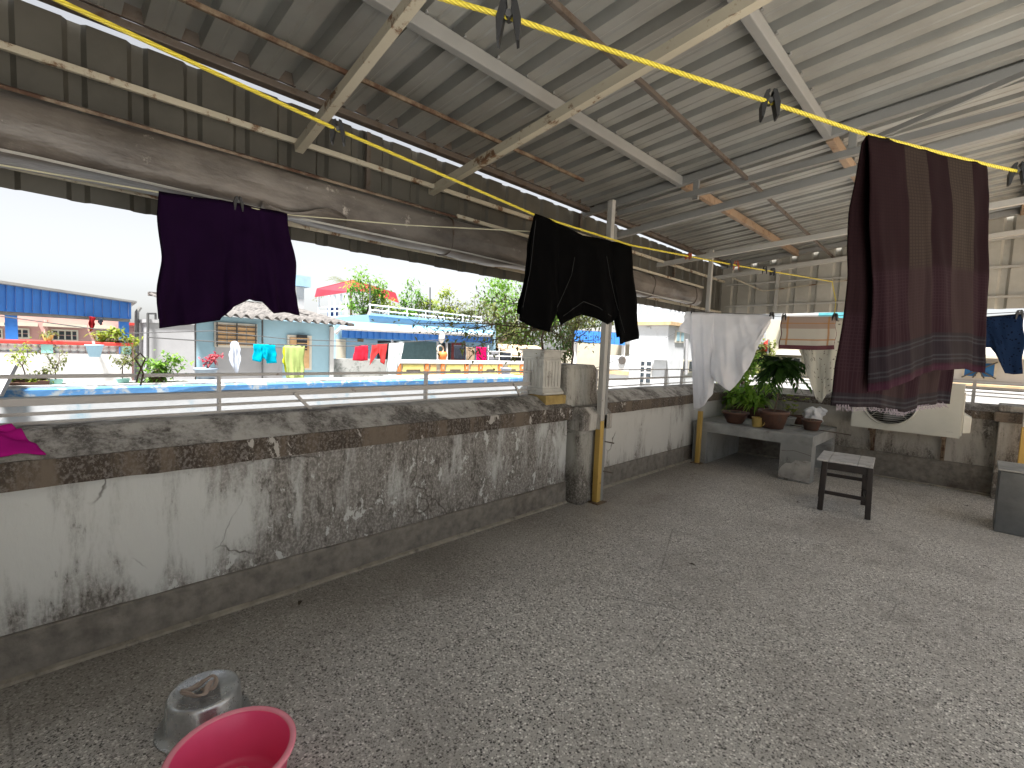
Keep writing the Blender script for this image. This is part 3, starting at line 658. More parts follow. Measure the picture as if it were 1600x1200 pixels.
# ================================================================ cloth on the lines
def lerp_pairs(pairs, u):
    k = u*(len(pairs)-1); i = min(int(k), len(pairs)-2); f_ = k-i; a, b_ = pairs[i], pairs[i+1]
    return [a[j]+(b_[j]-a[j])*f_ for j in range(4)]
def cloth(name, mat, label, cat, pairs, p0, n, back=None, thick=.005, amp=.012, freq=5, nv=26, per=5, seed=0, gap=.012, rope=.006, group=None, side=1, nob=False):
    """a hanging cloth: each pair gives where a thread leaves the line and where its hem ends; folds deepen towards the hem; a second fall hangs behind"""
    n = Vector(n).normalized(); rr = random.Random(seed); nu = (len(pairs)-1)*per
    ph = [rr.uniform(0, 6.28) for _ in range(6)]
    def fall(pr, u, v, s_):
        tx, ty, bx, by = lerp_pairs(pr, u)
        a, h = PL(tx, ty, p0, n), PL(bx, by, p0, n); q = a.lerp(h, v)
        e = v**.8
        w = amp*e*(.35*math.sin(2*math.pi*freq*u+ph[0]+v*1.2)+2.0*noise.noise(Vector((u*freq*2.1+ph[1], v*.9, seed*3.3)))+1.0*noise.noise(Vector((u*freq*5.2-v*1.5, v*1.8, seed+8.1))))
        wd = math.sin(math.pi*v)*.010*(abs(2*u-1)**4)*math.sin(v*9+ph[3]); q = q + n.cross(Vector((0,0,1)))*wd
        w += .6*amp*noise.noise(Vector((u*4+seed, v*3, s_*3)))+.25*amp*noise.noise(Vector((u*11+seed, v*9, s_*3)))
        return q + n*(s_*(gap*(.35+.65*min(1, v*4)))+w)
    b = MB(); L0 = (PL(pairs[0][0], pairs[0][1], p0, n)-PL(pairs[-1][0], pairs[-1][1], p0, n)).length
    H0 = max((PL(p[0], p[1], p0, n)-PL(p[2], p[3], p0, n)).length for p in pairs)
    bk = back or pairs; nb = nv if not nob else 0
    def pt(u, v):
        s_ = -nb + v*(nb+nv)
        if s_ < 0: return fall(bk, u, -s_/nv*(1 if back else .93), -side)
        return fall(pairs, u, s_/nv, side)
    def uvf(u, v):
        s_ = (-nb + v*(nb+nv))/nv; return (u*L0, s_*H0)
    b.grid(pt, nu, nb+nv, uvf)
    org = PL((pairs[0][0]+pairs[-1][0])/2, (pairs[0][1]+pairs[-1][1])/2, p0, n)
    o = b.build(name, mat, None, smooth=True, solid=thick, origin=org)
    return tag(o, label, cat, group)

# fabrics
sheet('purple_knit', (.009,.0024,.0145)); sheet('black_knit', (.0008,.0008,.0009), var=.3); sheet('white_cotton', (.86,.86,.88), trans=.5, var=.03)
t = NT('lungi_check'); s = t.sep(t.uv()); u, v = s[0], s[1]
stripe = t.ramp(t.math('MULTIPLY', u, 1.66), [(0, (.0145,.0052,.0060)), (.27, (.0330,.0226,.0176)), (.455, (.0125,.0042,.0050)), (.63, (.0363,.0259,.0198)), (.80, (.0125,.0042,.0050))], 'CONSTANT')
isb = t.math('LESS_THAN', v, 0); av = t.math('SUBTRACT', t.math('ABSOLUTE', v), t.math('MULTIPLY', isb, .10))
low = t.step(av, .40, .43); c = t.mix(t.math('MULTIPLY', low, .5), stripe, (.0165,.0050,.0083)); vlow = t.step(av, .77, .79); c = t.mix(t.math('MULTIPLY', vlow, .6), c, (.0330,.0077,.0187))
gx = t.math('FRACT', t.math('MULTIPLY', u, 90)); gy = t.math('FRACT', t.math('MULTIPLY', v, 90))
gl = t.math('MAXIMUM', t.math('GREATER_THAN', gx, .72), t.math('MULTIPLY', t.math('GREATER_THAN', gy, .72), t.math('LESS_THAN', av, .60)))
c = t.mix(t.math('MULTIPLY', gl, .34), c, t.mix(low, (.0044,.0017,.0028), (.0341,.0198,.0231)))
bandz = t.math('MULTIPLY', t.math('GREATER_THAN', av, .66), t.math('LESS_THAN', av, .775)); c = t.mix(t.math('MULTIPLY', bandz, .45), c, (.0110,.0143,.0165))
for q in (.675, .69, .745, .76):
    ln = t.math('LESS_THAN', t.math('ABSOLUTE', t.math('SUBTRACT', av, q)), .003); c = t.mix(t.math('MULTIPLY', ln, .4), c, (.0413,.0429,.0468))
t.out(c, .95, 0, .12); t.bump(t.noise(300, 2), .1, .002); translucent(t, c, .18)
t = NT('towel_check'); s = t.sep(t.uv()); u, v = s[0], t.math('ABSOLUTE', s[1])
c = t.mix(t.math('LESS_THAN', v, .13), (.58,.55,.48), (.44,.34,.28))
for e, q, w in ((u, .062, .009), (u, .425, .009), (v, .245, .007), (v, .075, .005)):
    ln = t.math('LESS_THAN', t.math('ABSOLUTE', t.math('SUBTRACT', e, q)), w); c = t.mix(t.math('MULTIPLY', ln, .8), c, (.50,.25,.09))
eg = t.math('MAXIMUM', t.math('LESS_THAN', u, .009), t.math('GREATER_THAN', v, .302)); eg = t.math('MAXIMUM', eg, t.math('GREATER_THAN', u, .489)); c = t.mix(eg, c, (.15,.06,.07))
t.out(c, .95, 0, .15); translucent(t, c, .28)
t = NT('floral_cotton'); d = t.voro(26, vec=t.uv(), out='Distance'); k = t.step(t.math('ADD', d, t.math('MULTIPLY', t.noise(60, 3, .6, t.uv()), .35)), .42, .36)
c = t.mix(k, (.58,.57,.50), (.22,.20,.17)); t.out(c, .95, 0, .15); translucent(t, c, .35)
t = NT('navy_print'); d = t.voro(38, vec=t.uv()); c = t.mix(t.step(d, .3, .22), (.008,.022,.062), (.003,.006,.018)); t.out(c, .95, 0, .15); translucent(t, c, .25)
sheet('magenta_cotton', (.42,.012,.22), trans=.2); sheet('seam_grey', (.035,.035,.035)); sheet('fringe_white', (.30,.25,.27))

NX = Vector((1, 0, 0)); NYn = Vector((0, -1, 0))
cloth('shorts', 'purple_knit', 'dark purple baggy shorts pegged on the wire below the tarpaulin', 'shorts',
    [(248,300,247,513),(272,304,270,510),(300,308,297,507),(345,314,345,500),(362,317,362,480),(385,321,388,468),(402,325,408,472),(415,328,424,490),(432,331,445,488),(448,335,467,493)],
    (-2.30,0,0), NX, seed=2, amp=.024, freq=4, thick=.006)
cloth('pyjama_trousers', 'black_knit', 'black trousers with pale seams folded over the yellow rope', 'trousers',
    [(835,335,811,500),(846,339,830,512),(856,343,848,519),(864,347,858,505),(871,350,867,486),(873,351,869,483),(878,353,876,508),(895,361,893,498),(910,369,911,491),(925,371,928,497),(938,374,945,507),(948,376,956,503),(953,377,961,492),(955,378,965,538),(970,380,982,534),(985,382,998,529)],
    (-1.72,0,0), NX, seed=5, amp=.018, freq=4, thick=.007)
# seam piping of the trousers
tr_o = bpy.data.objects['pyjama_trousers']
for pts in (((898,402),(893,430),(880,460),(869,484)), ((948,400),(953,430),(962,470),(976,520)), ((880,494),(895,483),(912,471)), ((912,471),(935,480),(955,494)), ((837,345),(829,420),(817,480))):
    MB().tube([PL(*q, (-1.695,0,0), NX) for q in pts], .0014, 5).build('seam_piping', 'seam_grey', tr_o)
ln0, ln1 = Vector((-.318,1.82,0)), Vector((-.058,2.344,0)); ld = (ln1-ln0).normalized(); ln_n = Vector((ld.y, -ld.x, 0)); ln_n = -ln_n if ln_n.dot(-ln0) < 0 else ln_n
LF = [(1352,211,1354,612),(1372,216,1372,607),(1400,222,1402,597),(1430,230,1430,586),(1445,234,1444,578),(1470,240,1470,577),(1500,248,1500,576),(1520,253,1512,580),(1537,258,1524,582)]
LB = [(1352,211,1316,636),(1372,216,1345,637),(1400,222,1375,637),(1430,230,1405,643),(1445,234,1420,645),(1470,240,1440,638),(1500,248,1460,635),(1520,253,1476,631),(1537,258,1490,632)]
lg = cloth('checked_lungi', 'lungi_check', 'long maroon and brown checked cloth hanging over the nearest yellow rope', 'cloth', LF, ln0, ln_n, back=LB, seed=9, amp=.011, freq=3.2, nv=40, per=7, thick=.004, gap=.02)
b = MB(); rf_ = random.Random(3)
for pr, s_, nk in ((LB, -1, 150),):
    for k in range(nk):
        q = lerp_pairs(pr, (k+rf_.random())/nk); a = PL(q[2], q[3], ln0, ln_n)+ln_n*(s_*.02)
        b.tube([a+Vector((0,0,.006)), a+Vector((rf_.uniform(-.004,.004), rf_.uniform(-.004,.004), -.006)), a+Vector((rf_.uniform(-.01,.01), rf_.uniform(-.01,.01), -.010-rf_.random()*.007))], .0007, 3)
stuff(b.build('hem_fringe', 'fringe_white', lg))
YL = 5.6
cloth('white_kurta', 'white_cotton', 'white shirt hung by its hem from the far line', 'shirt',
    [(1072,487,1062,517),(1080,487,1076,522),(1085,488,1083,640),(1095,488,1093,638),(1105,489,1104,632),(1113,489,1114,615),(1116,489,1113,588),(1128,490,1128,600),(1141,490,1141,611),(1155,491,1156,594),(1168,491,1172,572),(1190,492,1184,545),(1208,493,1204,503)],
    (0,YL,0), NYn, seed=12, amp=.038, freq=4.5, thick=.003, nob=True, per=8, nv=36)
cloth('hand_towel', 'towel_check', 'small beige towel with orange check stripes on the far line', 'towel',
    [(1222,494,1217,545),(1250,494,1246,546),(1280,494,1276,547),(1308,494,1304,546)], (0,YL,0), NYn, seed=14, amp=.006, freq=2, thick=.003, nob=True, per=10)
cloth('floral_dupatta', 'floral_cotton', 'cream floral printed cloth hanging behind the checked towel', 'cloth',
    [(1240,496,1249,548),(1256,496,1258,570),(1270,496,1268,600),(1280,496,1275,624),(1290,496,1284,629),(1300,496,1292,616),(1316,497,1308,610),(1332,498,1322,608),(1350,498,1342,606)], (0,YL+.22,0), NYn, seed=21, amp=.022, freq=3, thick=.003, nob=True, per=7)
cloth('navy_trousers', 'navy_print', 'navy printed trousers on the far line at the right edge', 'trousers',
    [(1505,499,1508,541),(1524,497,1524,542),(1536,496,1548,543),(1548,495,1556,553),(1560,494,1562,566),(1572,493,1570,583),(1585,492,1583,585),(1600,491,1598,584)], (0,YL,0), NYn, seed=23, amp=.012, freq=2, thick=.004)
# magenta cloth lying over the coping at the left edge
b = MB(); b.grid(lambda u, v: (-2.52-.20*v+.10*v*v, -.42+.44*u-.09*v*u, (.88+.105*min(1, v*1.4)) + .022*math.sin(u*9+v*4)*(.4+v)+.02*noise.noise(Vector((u*5, v*5, 1))) - .04*max(0, u-.75)), 26, 14)
o = b.build('magenta_cloth', 'magenta_cotton', None, smooth=True, solid=.004, origin=(-2.6, -.2, .93)); tag(o, 'crumpled magenta cloth lying on the coping at the left edge', 'cloth')

# ---------------------------------------------------------------- ropes, wires and pegs
def twisted(pts, r, sag=0, n=24, strands=True):
    pts = [Vector(p) for p in pts]; path = []
    for a, b_ in zip(pts, pts[1:]):
        for k in range(n): t_ = k/n; path.append(a.lerp(b_, t_)-Vector((0,0,sag*4*t_*(1-t_))))
    path.append(pts[-1]); return MB().tube(path, r, 7)
t = NT('yellow_rope'); w = t.n.new('ShaderNodeTexWave'); w.inputs['Scale'].default_value = 60; t.l.new(t.mapping(t.pos, (1,1,1), rot=(.4,.5,.2)), w.inputs['Vector'])
c = t.mix(w.outputs['Fac'], (.42,.33,.02), (.66,.55,.05)); t.bump(w.outputs['Fac'], .5, .003); t.out(c, .5)
simple('wire_pale', (.42,.40,.28), .6, .2); simple('wire_dark', (.06,.06,.06), .6, .2)
A0, A1, A2, A3 = P(90, 0, 'z', 2.07), P(528, 203, 'z', 2.06), P(836, 336, 'z', 2.05), P(985, 383, 'z', 2.045)
A5 = P(1300, 440, 'y', 6.6)
tag(twisted([A0+(A0-A1)*2.2, A0, A1, A2, A3, A3.lerp(A5, .4)+Vector((0,0,-.01)), A5], .0058).build('yellow_rope', 'yellow_rope', origin=A2), 'yellow rope running from the top left to the black trousers', 'rope')
tag(twisted([A5, P(1306, 470, 'y', 6.6), P(1304, 490, 'y', YL+.02)], .005, n=6).build('yellow_rope', 'yellow_rope', origin=A5), 'short yellow rope tied down to the far line by the checked towel', 'rope')
B0, B1, B2, B3 = P(700, 0, 'z', 2.05), P(795, 27, 'z', 2.052), P(1203, 160, 'z', 2.05), P(1350, 209, 'z', 2.05)
B4 = P(1537, 256, 'z', 2.05); B5 = P(1600, 270, 'z', 2.055)
tag(twisted([B0+(B0-B1)*9, B0, B1, B2, B3, B4, B5, B5+(B5-B4)*5], .0055).build('yellow_rope', 'yellow_rope', origin=B2), 'nearest yellow rope crossing the roof and holding the checked cloth', 'rope')
W0, W1 = P(240, 299, 'x', -2.30), P(455, 336, 'x', -2.30)
tag(twisted([W0+(W0-W1)*4, W0, W1, P(640, 352, 'x', -2.2), P(836, 362, 'x', -1.75)], .003).build('clothes_wire', 'wire_pale', origin=W0), 'thin pale wire under the tarpaulin carrying the purple shorts', 'wire')
far0 = Vector((-2.46, 5.84, 1.90))
tag(twisted([far0, P(1075, 487, 'y', YL), P(1208, 492, 'y', YL), P(1308, 493, 'y', YL), P(1505, 498, 'y', YL), P(1600, 490, 'y', YL), (2.6, YL, 1.95)], .0032).build('clothes_wire', 'wire_dark', origin=far0), 'thin far clothes line holding the white shirt and towel', 'wire')
tag(twisted([P(1225, 495, 'y', YL+.22)+Vector((-.4,0,.03)), P(1240, 496, 'y', YL+.22), P(1350, 498, 'y', YL+.22), P(1420, 497, 'y', YL+.22), (2.6, YL+.22, 1.95)], .003).build('clothes_wire', 'wire_dark', origin=P(1240, 496, 'y', YL+.22)), 'thin line behind the towel holding the floral cloth', 'wire')
tag(twisted([P(855, 605, 'x', -2.7), P(1000, 548, 'x', -3.6), P(1056, 520, 'x', -6.0)], .004, .0).build('stay_wire', 'wire_dark', origin=P(855, 605, 'x', -2.7)), 'slack grey wire rising from the pedestal planter to the white house', 'wire')

simple('peg_black', (.012,.012,.013), .45, .2); simple('peg_orange', (.30,.07,.03), .45, .2)
def peg(label, p, size=.07, ang=0, tilt=0, mat='peg_black', group='clothes pegs'):
    """two jaws pinching the rope, handles splayed below or above, a coil spring between"""
    th = thing('clothes_peg', label, 'clothes peg', p, group); th.rotation_euler = (tilt, 0, ang)
    s_ = size
    for sg in (-1, 1):
        b = MB(); pr = [(0.002, -.62), (.05, -.60), (.17, -.1), (.13, .22), (.10, .36), (.02, .40), (.012, .30), (.035, .22), (.012, .10), (.05, -.05)]
        m = len(pr)
        vs = [(sg*(x*1.5+.03+ (max(0,-z)*.30 if z < -.05 else 0))*s_, yv*s_*.2, z*s_) for yv in (-1, 1) for x, z in pr]
        b.add(vs, [tuple(range(m)), tuple(m+k for k in range(m-1,-1,-1))]+[(k, (k+1) % m, m+(k+1) % m, m+k) for k in range(m)])
        b.build('jaw', mat, th, local=True)
    MB().tube([(0, -s_*.16, .02*s_), (0, s_*.16, .02*s_)], s_*.09, 10).build('spring', 'wire_dark', th, local=True)
ra = math.atan2((B2-B1).y, (B2-B1).x)
peg('largest black clothes peg on the nearest rope, top centre', B1, .085, .75, .1)
peg('black clothes peg on the nearest rope left of the checked cloth', B2, .075, .55, -.1)
peg('black clothes peg on the nearest rope right of the checked cloth', P(1590, 268, 'z', 2.054), .075, .2)
peg('black clothes peg on the left yellow rope near the angle iron', A1, .075, 1.0)
peg('black clothes peg gripping the purple shorts', P(372, 316, 'x', -2.295), .06, 1.57)
peg('black clothes peg at the left shoulder of the white shirt', P(1083, 487, 'y', YL), .075, .3)
peg('black clothes peg at the right corner of the white shirt', P(1206, 492, 'y', YL), .075, 0)
peg('black clothes peg at the left corner of the checked towel', P(1225, 494, 'y', YL), .075, .2)
peg('black clothes peg at the right corner of the checked towel', P(1305, 494, 'y', YL), .075, -.2)
peg('black clothes peg at the left top of the navy trousers', P(1528, 493, 'y', YL), .075, .2)
peg('black clothes peg at the right top of the navy trousers', P(1593, 490, 'y', YL), .075, .2)
AL = lambda px: (lambda q: q)(min((A3.lerp(A5, k/200) for k in range(201)), key=lambda v_: abs(800+FPX*(v_-CAM).dot(RT)/(v_-CAM).dot(FW)-px)))
peg('orange clothes peg on the rope beside the corner post', AL(1151), .075, .3, mat='peg_orange')
peg('black clothes peg just left of the orange peg on the rope', AL(1140), .07, .6)
peg('first of two close black clothes pegs on the rope by the far screen', AL(1195), .07, .3)
peg('second of two close black clothes pegs on the rope by the far screen', AL(1207), .07, .9)
peg('orange peg lying along the rope right of the black trousers', AL(1076), .06, .9, 1.2, 'peg_orange')

# ---------------------------------------------------------------- potted plants, mug, bag on the bench
simple('terracotta', (.085,.04,.026), .7, .3, 10, bump=.2, dirt=(.07,.045,.035), ds=8); simple('soil', (.02,.015,.011), .95, .3, 30, bump=.5)
leafmat('leaf_deep', (.02,.055,.012), (.05,.12,.02)); leafmat('leaf_fresh', (.09,.20,.025), (.20,.36,.05)); leafmat('leaf_backlit', (.16,.33,.04), (.36,.54,.09), .6); leafmat('leaf_yellow', (.16,.24,.03), (.34,.38,.05)); leafmat('leaf_olive', (.09,.12,.03), (.19,.20,.06))  # brightest green is the fresh leaf with backlight put into its colour
simple('bark', (.09,.065,.045), .9, .3, 20, bump=.3)
def leaf(b, base, d, L, w, droop=.3, up=Vector((0,0,1)), seg=3):
    d = Vector(d).normalized(); sd = d.cross(up); sd = sd.normalized() if sd.length > 1e-3 else Vector((1,0,0)); nn = sd.cross(d)
    vs = []; prof = [.15, 1, .75, 0] if seg == 3 else [.3, 1, 0]
    for k in range(seg+1):
        t_ = k/seg; c_ = base + d*(L*t_) - Vector((0,0,droop*L*t_*t_)); ww = w*prof[k]/2
        vs += [c_-sd*ww+nn*ww*.35, c_+sd*ww+nn*ww*.35]
    b.add(vs, [(2*k, 2*k+1, 2*k+3, 2*k+2) for k in range(seg)])
def pot_body(th, c, rt, rb, h, mat='terracotta'):
    MB().lathe([(0, .004), (rb*.92, .002), (rb, .006), (rt*.93, h*.80), (rt*1.0, h*.82), (rt*1.03, h*.97), (rt, h), (rt*.90, h*.99), (rt*.86, h*.88), (0, h*.87)], c, 28).build('pot', mat, th, smooth=True)
    b = MB(); b.grid(lambda u, v: (c[0]+rt*.87*u*math.cos(v*2*math.pi), c[1]+rt*.87*u*math.sin(v*2*math.pi), c[2]+h*.885+.008*noise.noise(Vector((u*9, v*9, rt*50)))), 5, 20); b.build('soil', 'soil', th)
BZ = .5295
def potted(label, px, py, rt, rb, h, z=BZ, mat='terracotta', cat='potted plant'):
    c = P(px, py, 'z', z)
    if c.y > 6.86: c = P(px, py, 'y', 6.86); c.z = z        # keep clear of the far parapet
    th = thing('potted_plant', label, cat, c); pot_body(th, c, rt, rb, h, mat); return th, Vector(c)
r5 = random.Random(11)
# leftmost wide pot, nearly bare
th, c = potted('nearly bare wide clay pot at the left of the bench', 1148, 661, .155, .09, .145)
b = MB()
for k in range(9):
    a = r5.uniform(0, 6.28); leaf(b, c+Vector((.07*math.cos(a), .07*math.sin(a), .13)), (math.cos(a), math.sin(a), 1.4), .04, .012)
stuff(b.build('sprouts', 'leaf_olive', th))
# spider plant
th, c = potted('clay pot of arching strap-leaved spider plant behind the big pot', 1180, 652, .15, .09, .17)
b = MB()
for k in range(110):
    a = r5.uniform(0, 6.28); e = r5.uniform(.6, 2.6); L = r5.uniform(.30, .62); d = Vector((math.cos(a), math.sin(a), e)).normalized(); base = c+Vector((.03*math.cos(a), .03*math.sin(a), .15))
    sd = d.cross(Vector((0,0,1))).normalized(); vs = []
    for j in range(8):
        t_ = j/7; q = base+d*(L*t_)-Vector((0,0,.75*L*t_*t_)); w_ = .014*(1-t_**2.2)+.001; vs += [q-sd*w_, q+sd*w_+Vector((0,0,.002))]
    b.add(vs, [(2*j, 2*j+1, 2*j+3, 2*j+2) for j in range(7)])
stuff(b.build('foliage', 'leaf_backlit', th))  # leaf colour raised to stand for backlight
# big pot with slim trunk and umbrella crown
th, c = potted('biggest clay pot with slim stem and dark feathery crown above', 1207, 669, .165, .11, .21)
top = P(1221, 566, 'y', c.y); stem = [c+Vector((0,0,.17)), c.lerp(top, .4)+Vector((.02,0,.1)), top]
MB().tube(stem, .009, 8, .5).build('stem', 'bark', th)
b = MB()
for k in range(64):
    a = r5.uniform(0, 6.28); e = r5.uniform(-.7, 1.2); d = Vector((math.cos(a), math.sin(a), e)).normalized(); L = r5.uniform(.13, .30)
    pts = [top+d*(L*j/8)+Vector((0,0,-.02-.45*L*(j/8)**2)) for j in range(9)]
    for j in range(2, 9):
        for sg in (-1, 1):
            sd = d.cross(Vector((0,0,1))).normalized()*sg; leaf(b, pts[j], sd*.8+d*.6+Vector((0,0,-.35)), r5.uniform(.07,.11), .034, .5)
stuff(b.build('crown', 'leaf_deep', th))
# bushy plant behind, backlight put into its leaf colour
th, c = potted('bushy green plant in the rear corner pot', 1158, 648, .14, .09, .16)
b = MB(); cen = P(1165, 592, 'y', c.y); b2 = MB()
for k in range(15):
    q = cen+Vector((r5.gauss(0,.16), r5.gauss(0,.09), r5.gauss(.02,.17))); b2.tube([c+Vector((0,0,.14)), (c+q)/2+Vector((r5.gauss(0,.03), r5.gauss(0,.03), .05)), q], .004, 5, .4)
    for j in range(42):
        d = Vector((r5.gauss(0,1), r5.gauss(0,1), r5.gauss(.3,.8))).normalized(); leaf(b, q+d*r5.uniform(.0,.11), d, r5.uniform(.07,.13), .05, .4)
b2.build('stems', 'bark', th); stuff(b.build('foliage', 'leaf_backlit', th))
# kalanchoe-like yellow green
th, c = potted('yellow-green rosette plant in a small grey pot beside the biggest pot', 1231, 664, .085, .065, .105, mat='cement')
b = MB()
for k in range(22):
    q = c+Vector((r5.gauss(-.02,.095), r5.gauss(0,.06), r5.uniform(.13,.38)))
    for j in range(13):
        a = j*2.4; d = Vector((math.cos(a), math.sin(a), .15+.06*j)); leaf(b, q, d, r5.uniform(.03,.055), .026, .1)
b2 = MB()
for k in range(6): b2.tube([c+Vector((0,0,.09)), c+Vector((r5.gauss(0,.06), r5.gauss(0,.05), .26))], .004, 5, .5)
b2.build('stems', 'bark', th); stuff(b.build('foliage', 'leaf_yellow', th))
# small clay pots right
th, c = potted('small rounded clay pot nearest the right end of the bench', 1267, 672, .105, .07, .125)
b = MB()
for k in range(6): a = k*1.05; leaf(b, c+Vector((.03*math.cos(a), .03*math.sin(a), .11)), (math.cos(a), math.sin(a), .5), .04, .014)
stuff(b.build('sprouts', 'leaf_olive', th))
th, c = potted('small clay pot with grey-leaved sprig between larger pots', 1247, 661, .095, .065, .11)
b = MB()
for k in range(34):
    d = Vector((r5.gauss(0,1), r5.gauss(0,1), r5.uniform(.2,1.6))).normalized(); leaf(b, c+Vector((-.06,0,.1))+d*r5.uniform(0,.12), d, .045, .012)
stuff(b.build('foliage', 'leaf_olive', th))
# mug
t = NT('mug_plastic'); t.out((.62,.47,.16), .35); translucent(t, (.62,.47,.16), .4)
c = P(1183, 667, 'z', BZ); mg = thing('plastic_mug', 'pale yellow translucent plastic mug on the bench', 'mug', c)
MB().lathe([(0, .003), (.05, .002), (.054, .006), (.064, .112), (.067, .113), (.067, .117), (.062, .117), (.051, .009), (0, .008)], c, 28).build('cup', 'mug_plastic', mg, smooth=True)
MB().tube([c+Vector((.055, -.02, .10)), c+Vector((.085, -.035, .098)), c+Vector((.092, -.04, .06)), c+Vector((.075, -.03, .03)), c+Vector((.052, -.018, .03))], .006, 7).build('handle', 'mug_plastic', mg, smooth=True)
# white bag
t = NT('bag_plastic'); c0_ = t.mix(t.noise(4,3), (.55,.56,.58), (.70,.70,.72)); t.out(c0_, .35); t.bump(t.noise(9, 5, .7), .5, .03)
c = P(1271, 650, 'y', 6.80); c.z = BZ
def bagpt(u, v):
    a = 2*math.pi*u; r = .085*(math.sin(math.pi*min(v*.80+.06, 1))**.7); f_ = 1+.5*noise.noise(Vector((math.cos(a)*2, math.sin(a)*2, v*3)))+.3*noise.noise(Vector((math.cos(a)*6, math.sin(a)*6, v*8)))
    return (c.x+r*f_*math.cos(a)*1.25, c.y+.02+r*f_*math.sin(a)*.8, c.z+.004+.23*v+(.03*noise.noise(Vector((a, v, 4))) if v > .15 else 0))
b = MB(); b.grid(bagpt, 36, 22)
tag(b.build('plastic_bag', 'bag_plastic', None, smooth=True, solid=.002, origin=c), 'crumpled white plastic bag slumped behind the small clay pots', 'bag')

# ---------------------------------------------------------------- pedestal planter on the parapet
simple('planter_paint', (.46,.45,.41), .7, .15, 8, bump=.2, dirt=(.22,.2,.17), ds=7); simple('ochre_block', (.34,.24,.08), .8, .3, 9, bump=.3, dirt=(.14,.11,.06), ds=8)
px_, py_ = -2.735, 3.13
tag(MB().frustum((px_+.02, py_+.02), (.155,.15), (.15,.15), .865, .965).build('ochre_block', 'ochre_block', None, bevel=.008, origin=(px_, py_, .87)), 'ochre painted block under the white pedestal planter', 'block')
th = thing('pedestal_planter', 'white fluted square pedestal planter standing on the ochre block', 'planter', (px_, py_, .967))
for z0_, z1_, r0, r1, nm in ((.967, .99, .145, .145, 'plinth'), (.9905, 1.02, .138, .122, 'base_moulding'), (1.0205, 1.265, .118, .118, 'shaft'), (1.2655, 1.285, .122, .132, 'neck_moulding'), (1.2855, 1.335, .126, .126, 'frieze'), (1.3355, 1.352, .145, .148, 'rim')):
    MB().frustum((px_, py_), (r0, r0), (r1, r1), z0_, z1_).build(nm, 'planter_paint', th, bevel=.003)
for k in (-2, -1, 0, 1, 2):
    MB().beam((px_+k*.04, py_-.1205, 1.035), (px_+k*.04, py_-.1205, 1.25), .016, .008, (0,1,0)).build('flute', 'planter_paint', th)
    MB().beam((px_+.1205, py_+k*.04, 1.035), (px_+.1205, py_+k*.04, 1.25), .016, .008, (1,0,0)).build('flute', 'planter_paint', th)
MB().box(px_-.12, px_+.12, py_-.12, py_+.12, 1.34, 1.354).build('soil', 'soil', th)
def shrub(label, root, tips, leafm, nleaf, L, w, r=.011, parent_name='garden_shrub', spread=.10, seed=1, cat='shrub'):
    """woody stem, forked limbs to each tip, loose leaves along the outer wood"""
    rr = random.Random(seed); th = thing(parent_name, label, cat, root); b = MB(); lv = MB(); root = Vector(root)
    fork = root+Vector((0,0,.35*max((Vector(t_)-root).z for t_ in tips)))
    b.tube([root-Vector((0,0,.02)), root.lerp(fork, .5)+Vector((rr.gauss(0,.01), rr.gauss(0,.01), 0)), fork], r, 7, .75)
    for t_ in tips:
        t_ = Vector(t_); ln = (t_-fork).length; m1 = fork.lerp(t_, .45)+Vector((rr.gauss(0,.07), rr.gauss(0,.07), rr.gauss(.04,.06)))*ln
        b.tube([fork, m1, t_], r*.6, 6, .3); 
        for k in range(nleaf):
            s_ = rr.uniform(.3, 1.05); q = (fork.lerp(m1, s_/.45) if s_ < .45 else m1.lerp(t_, (s_-.45)/.55))+Vector((rr.gauss(0,1), rr.gauss(0,1), rr.gauss(0,.8)))*spread
            if k % 4 == 0: b.tube([m1.lerp(t_, max(0, (s_-.45)/.55)), q], r*.16, 3, .5)
            d = Vector((rr.gauss(0,1), rr.gauss(0,1), rr.gauss(.1,.7))).normalized(); leaf(lv, q, d, L*rr.uniform(.6,1.3), w, .25)
    b.build('branches', 'bark', th); stuff(lv.build('foliage', leafm, th)); return th
rt_ = Vector((px_, py_, 1.35))
shrub('thin spreading shrub growing out of the white pedestal planter', rt_, [P(*q, 'x', px_+o) for q, o in (((700,520),.1), ((760,470),-.1), ((790,505),.15), ((850,460),-.2), ((890,470),0), ((930,500),-.15), ((810,540),.2), ((650,505),-.1), ((735,545),.12), ((880,530),.15))], 'leaf_olive', 150, .045, .018, .012, 'planter_shrub', .075, 5)
shrub('wiry shrub rising behind the concrete stub of the pillar', (-2.80, 3.62, 1.2), [P(*q, 'x', -2.8+o) for q, o in (((905,490),.0), ((930,505),.1), ((945,530),-.1), ((892,515),.1), ((925,470),-.1))], 'leaf_olive', 60, .04, .016, .010, 'stub_shrub', .06, 8)

# ================================================================ the neighbourhood beyond the railing
def wash(name, col, dirt, thr=(.58,.78), ds=2.2, rough=.85):
    col = tuple(x*.72 for x in col); dirt = tuple(x*.66 for x in dirt)
    return simple(name, col, rough, .08, 2.5, bump=.15, bs=30, dirt=dirt, ds=ds, dthr=thr)
wash('white_wall', (.66,.66,.65), (.42,.43,.42)); wash('flaky_white', (.66,.65,.63), (.42,.30,.23), (.60,.72), 3.0)
wash('pale_blue', (.36,.56,.66), (.42,.58,.64)); wash('pink_wall', (.62,.36,.33), (.52,.32,.29)); wash('grey_render', (.42,.42,.43), (.32,.32,.33))
wash('sky_blue_wall', (.33,.52,.66), (.28,.44,.56)); wash('cream_wall', (.62,.56,.44), (.48,.42,.33)); wash('cool_white', (.64,.66,.68), (.52,.53,.54))
wash('blue_paint', (.09,.27,.56), (.46,.52,.56), (.50,.60), 7.0); wash('old_grey', (.46,.47,.45), (.22,.24,.22), (.48,.66), 5)
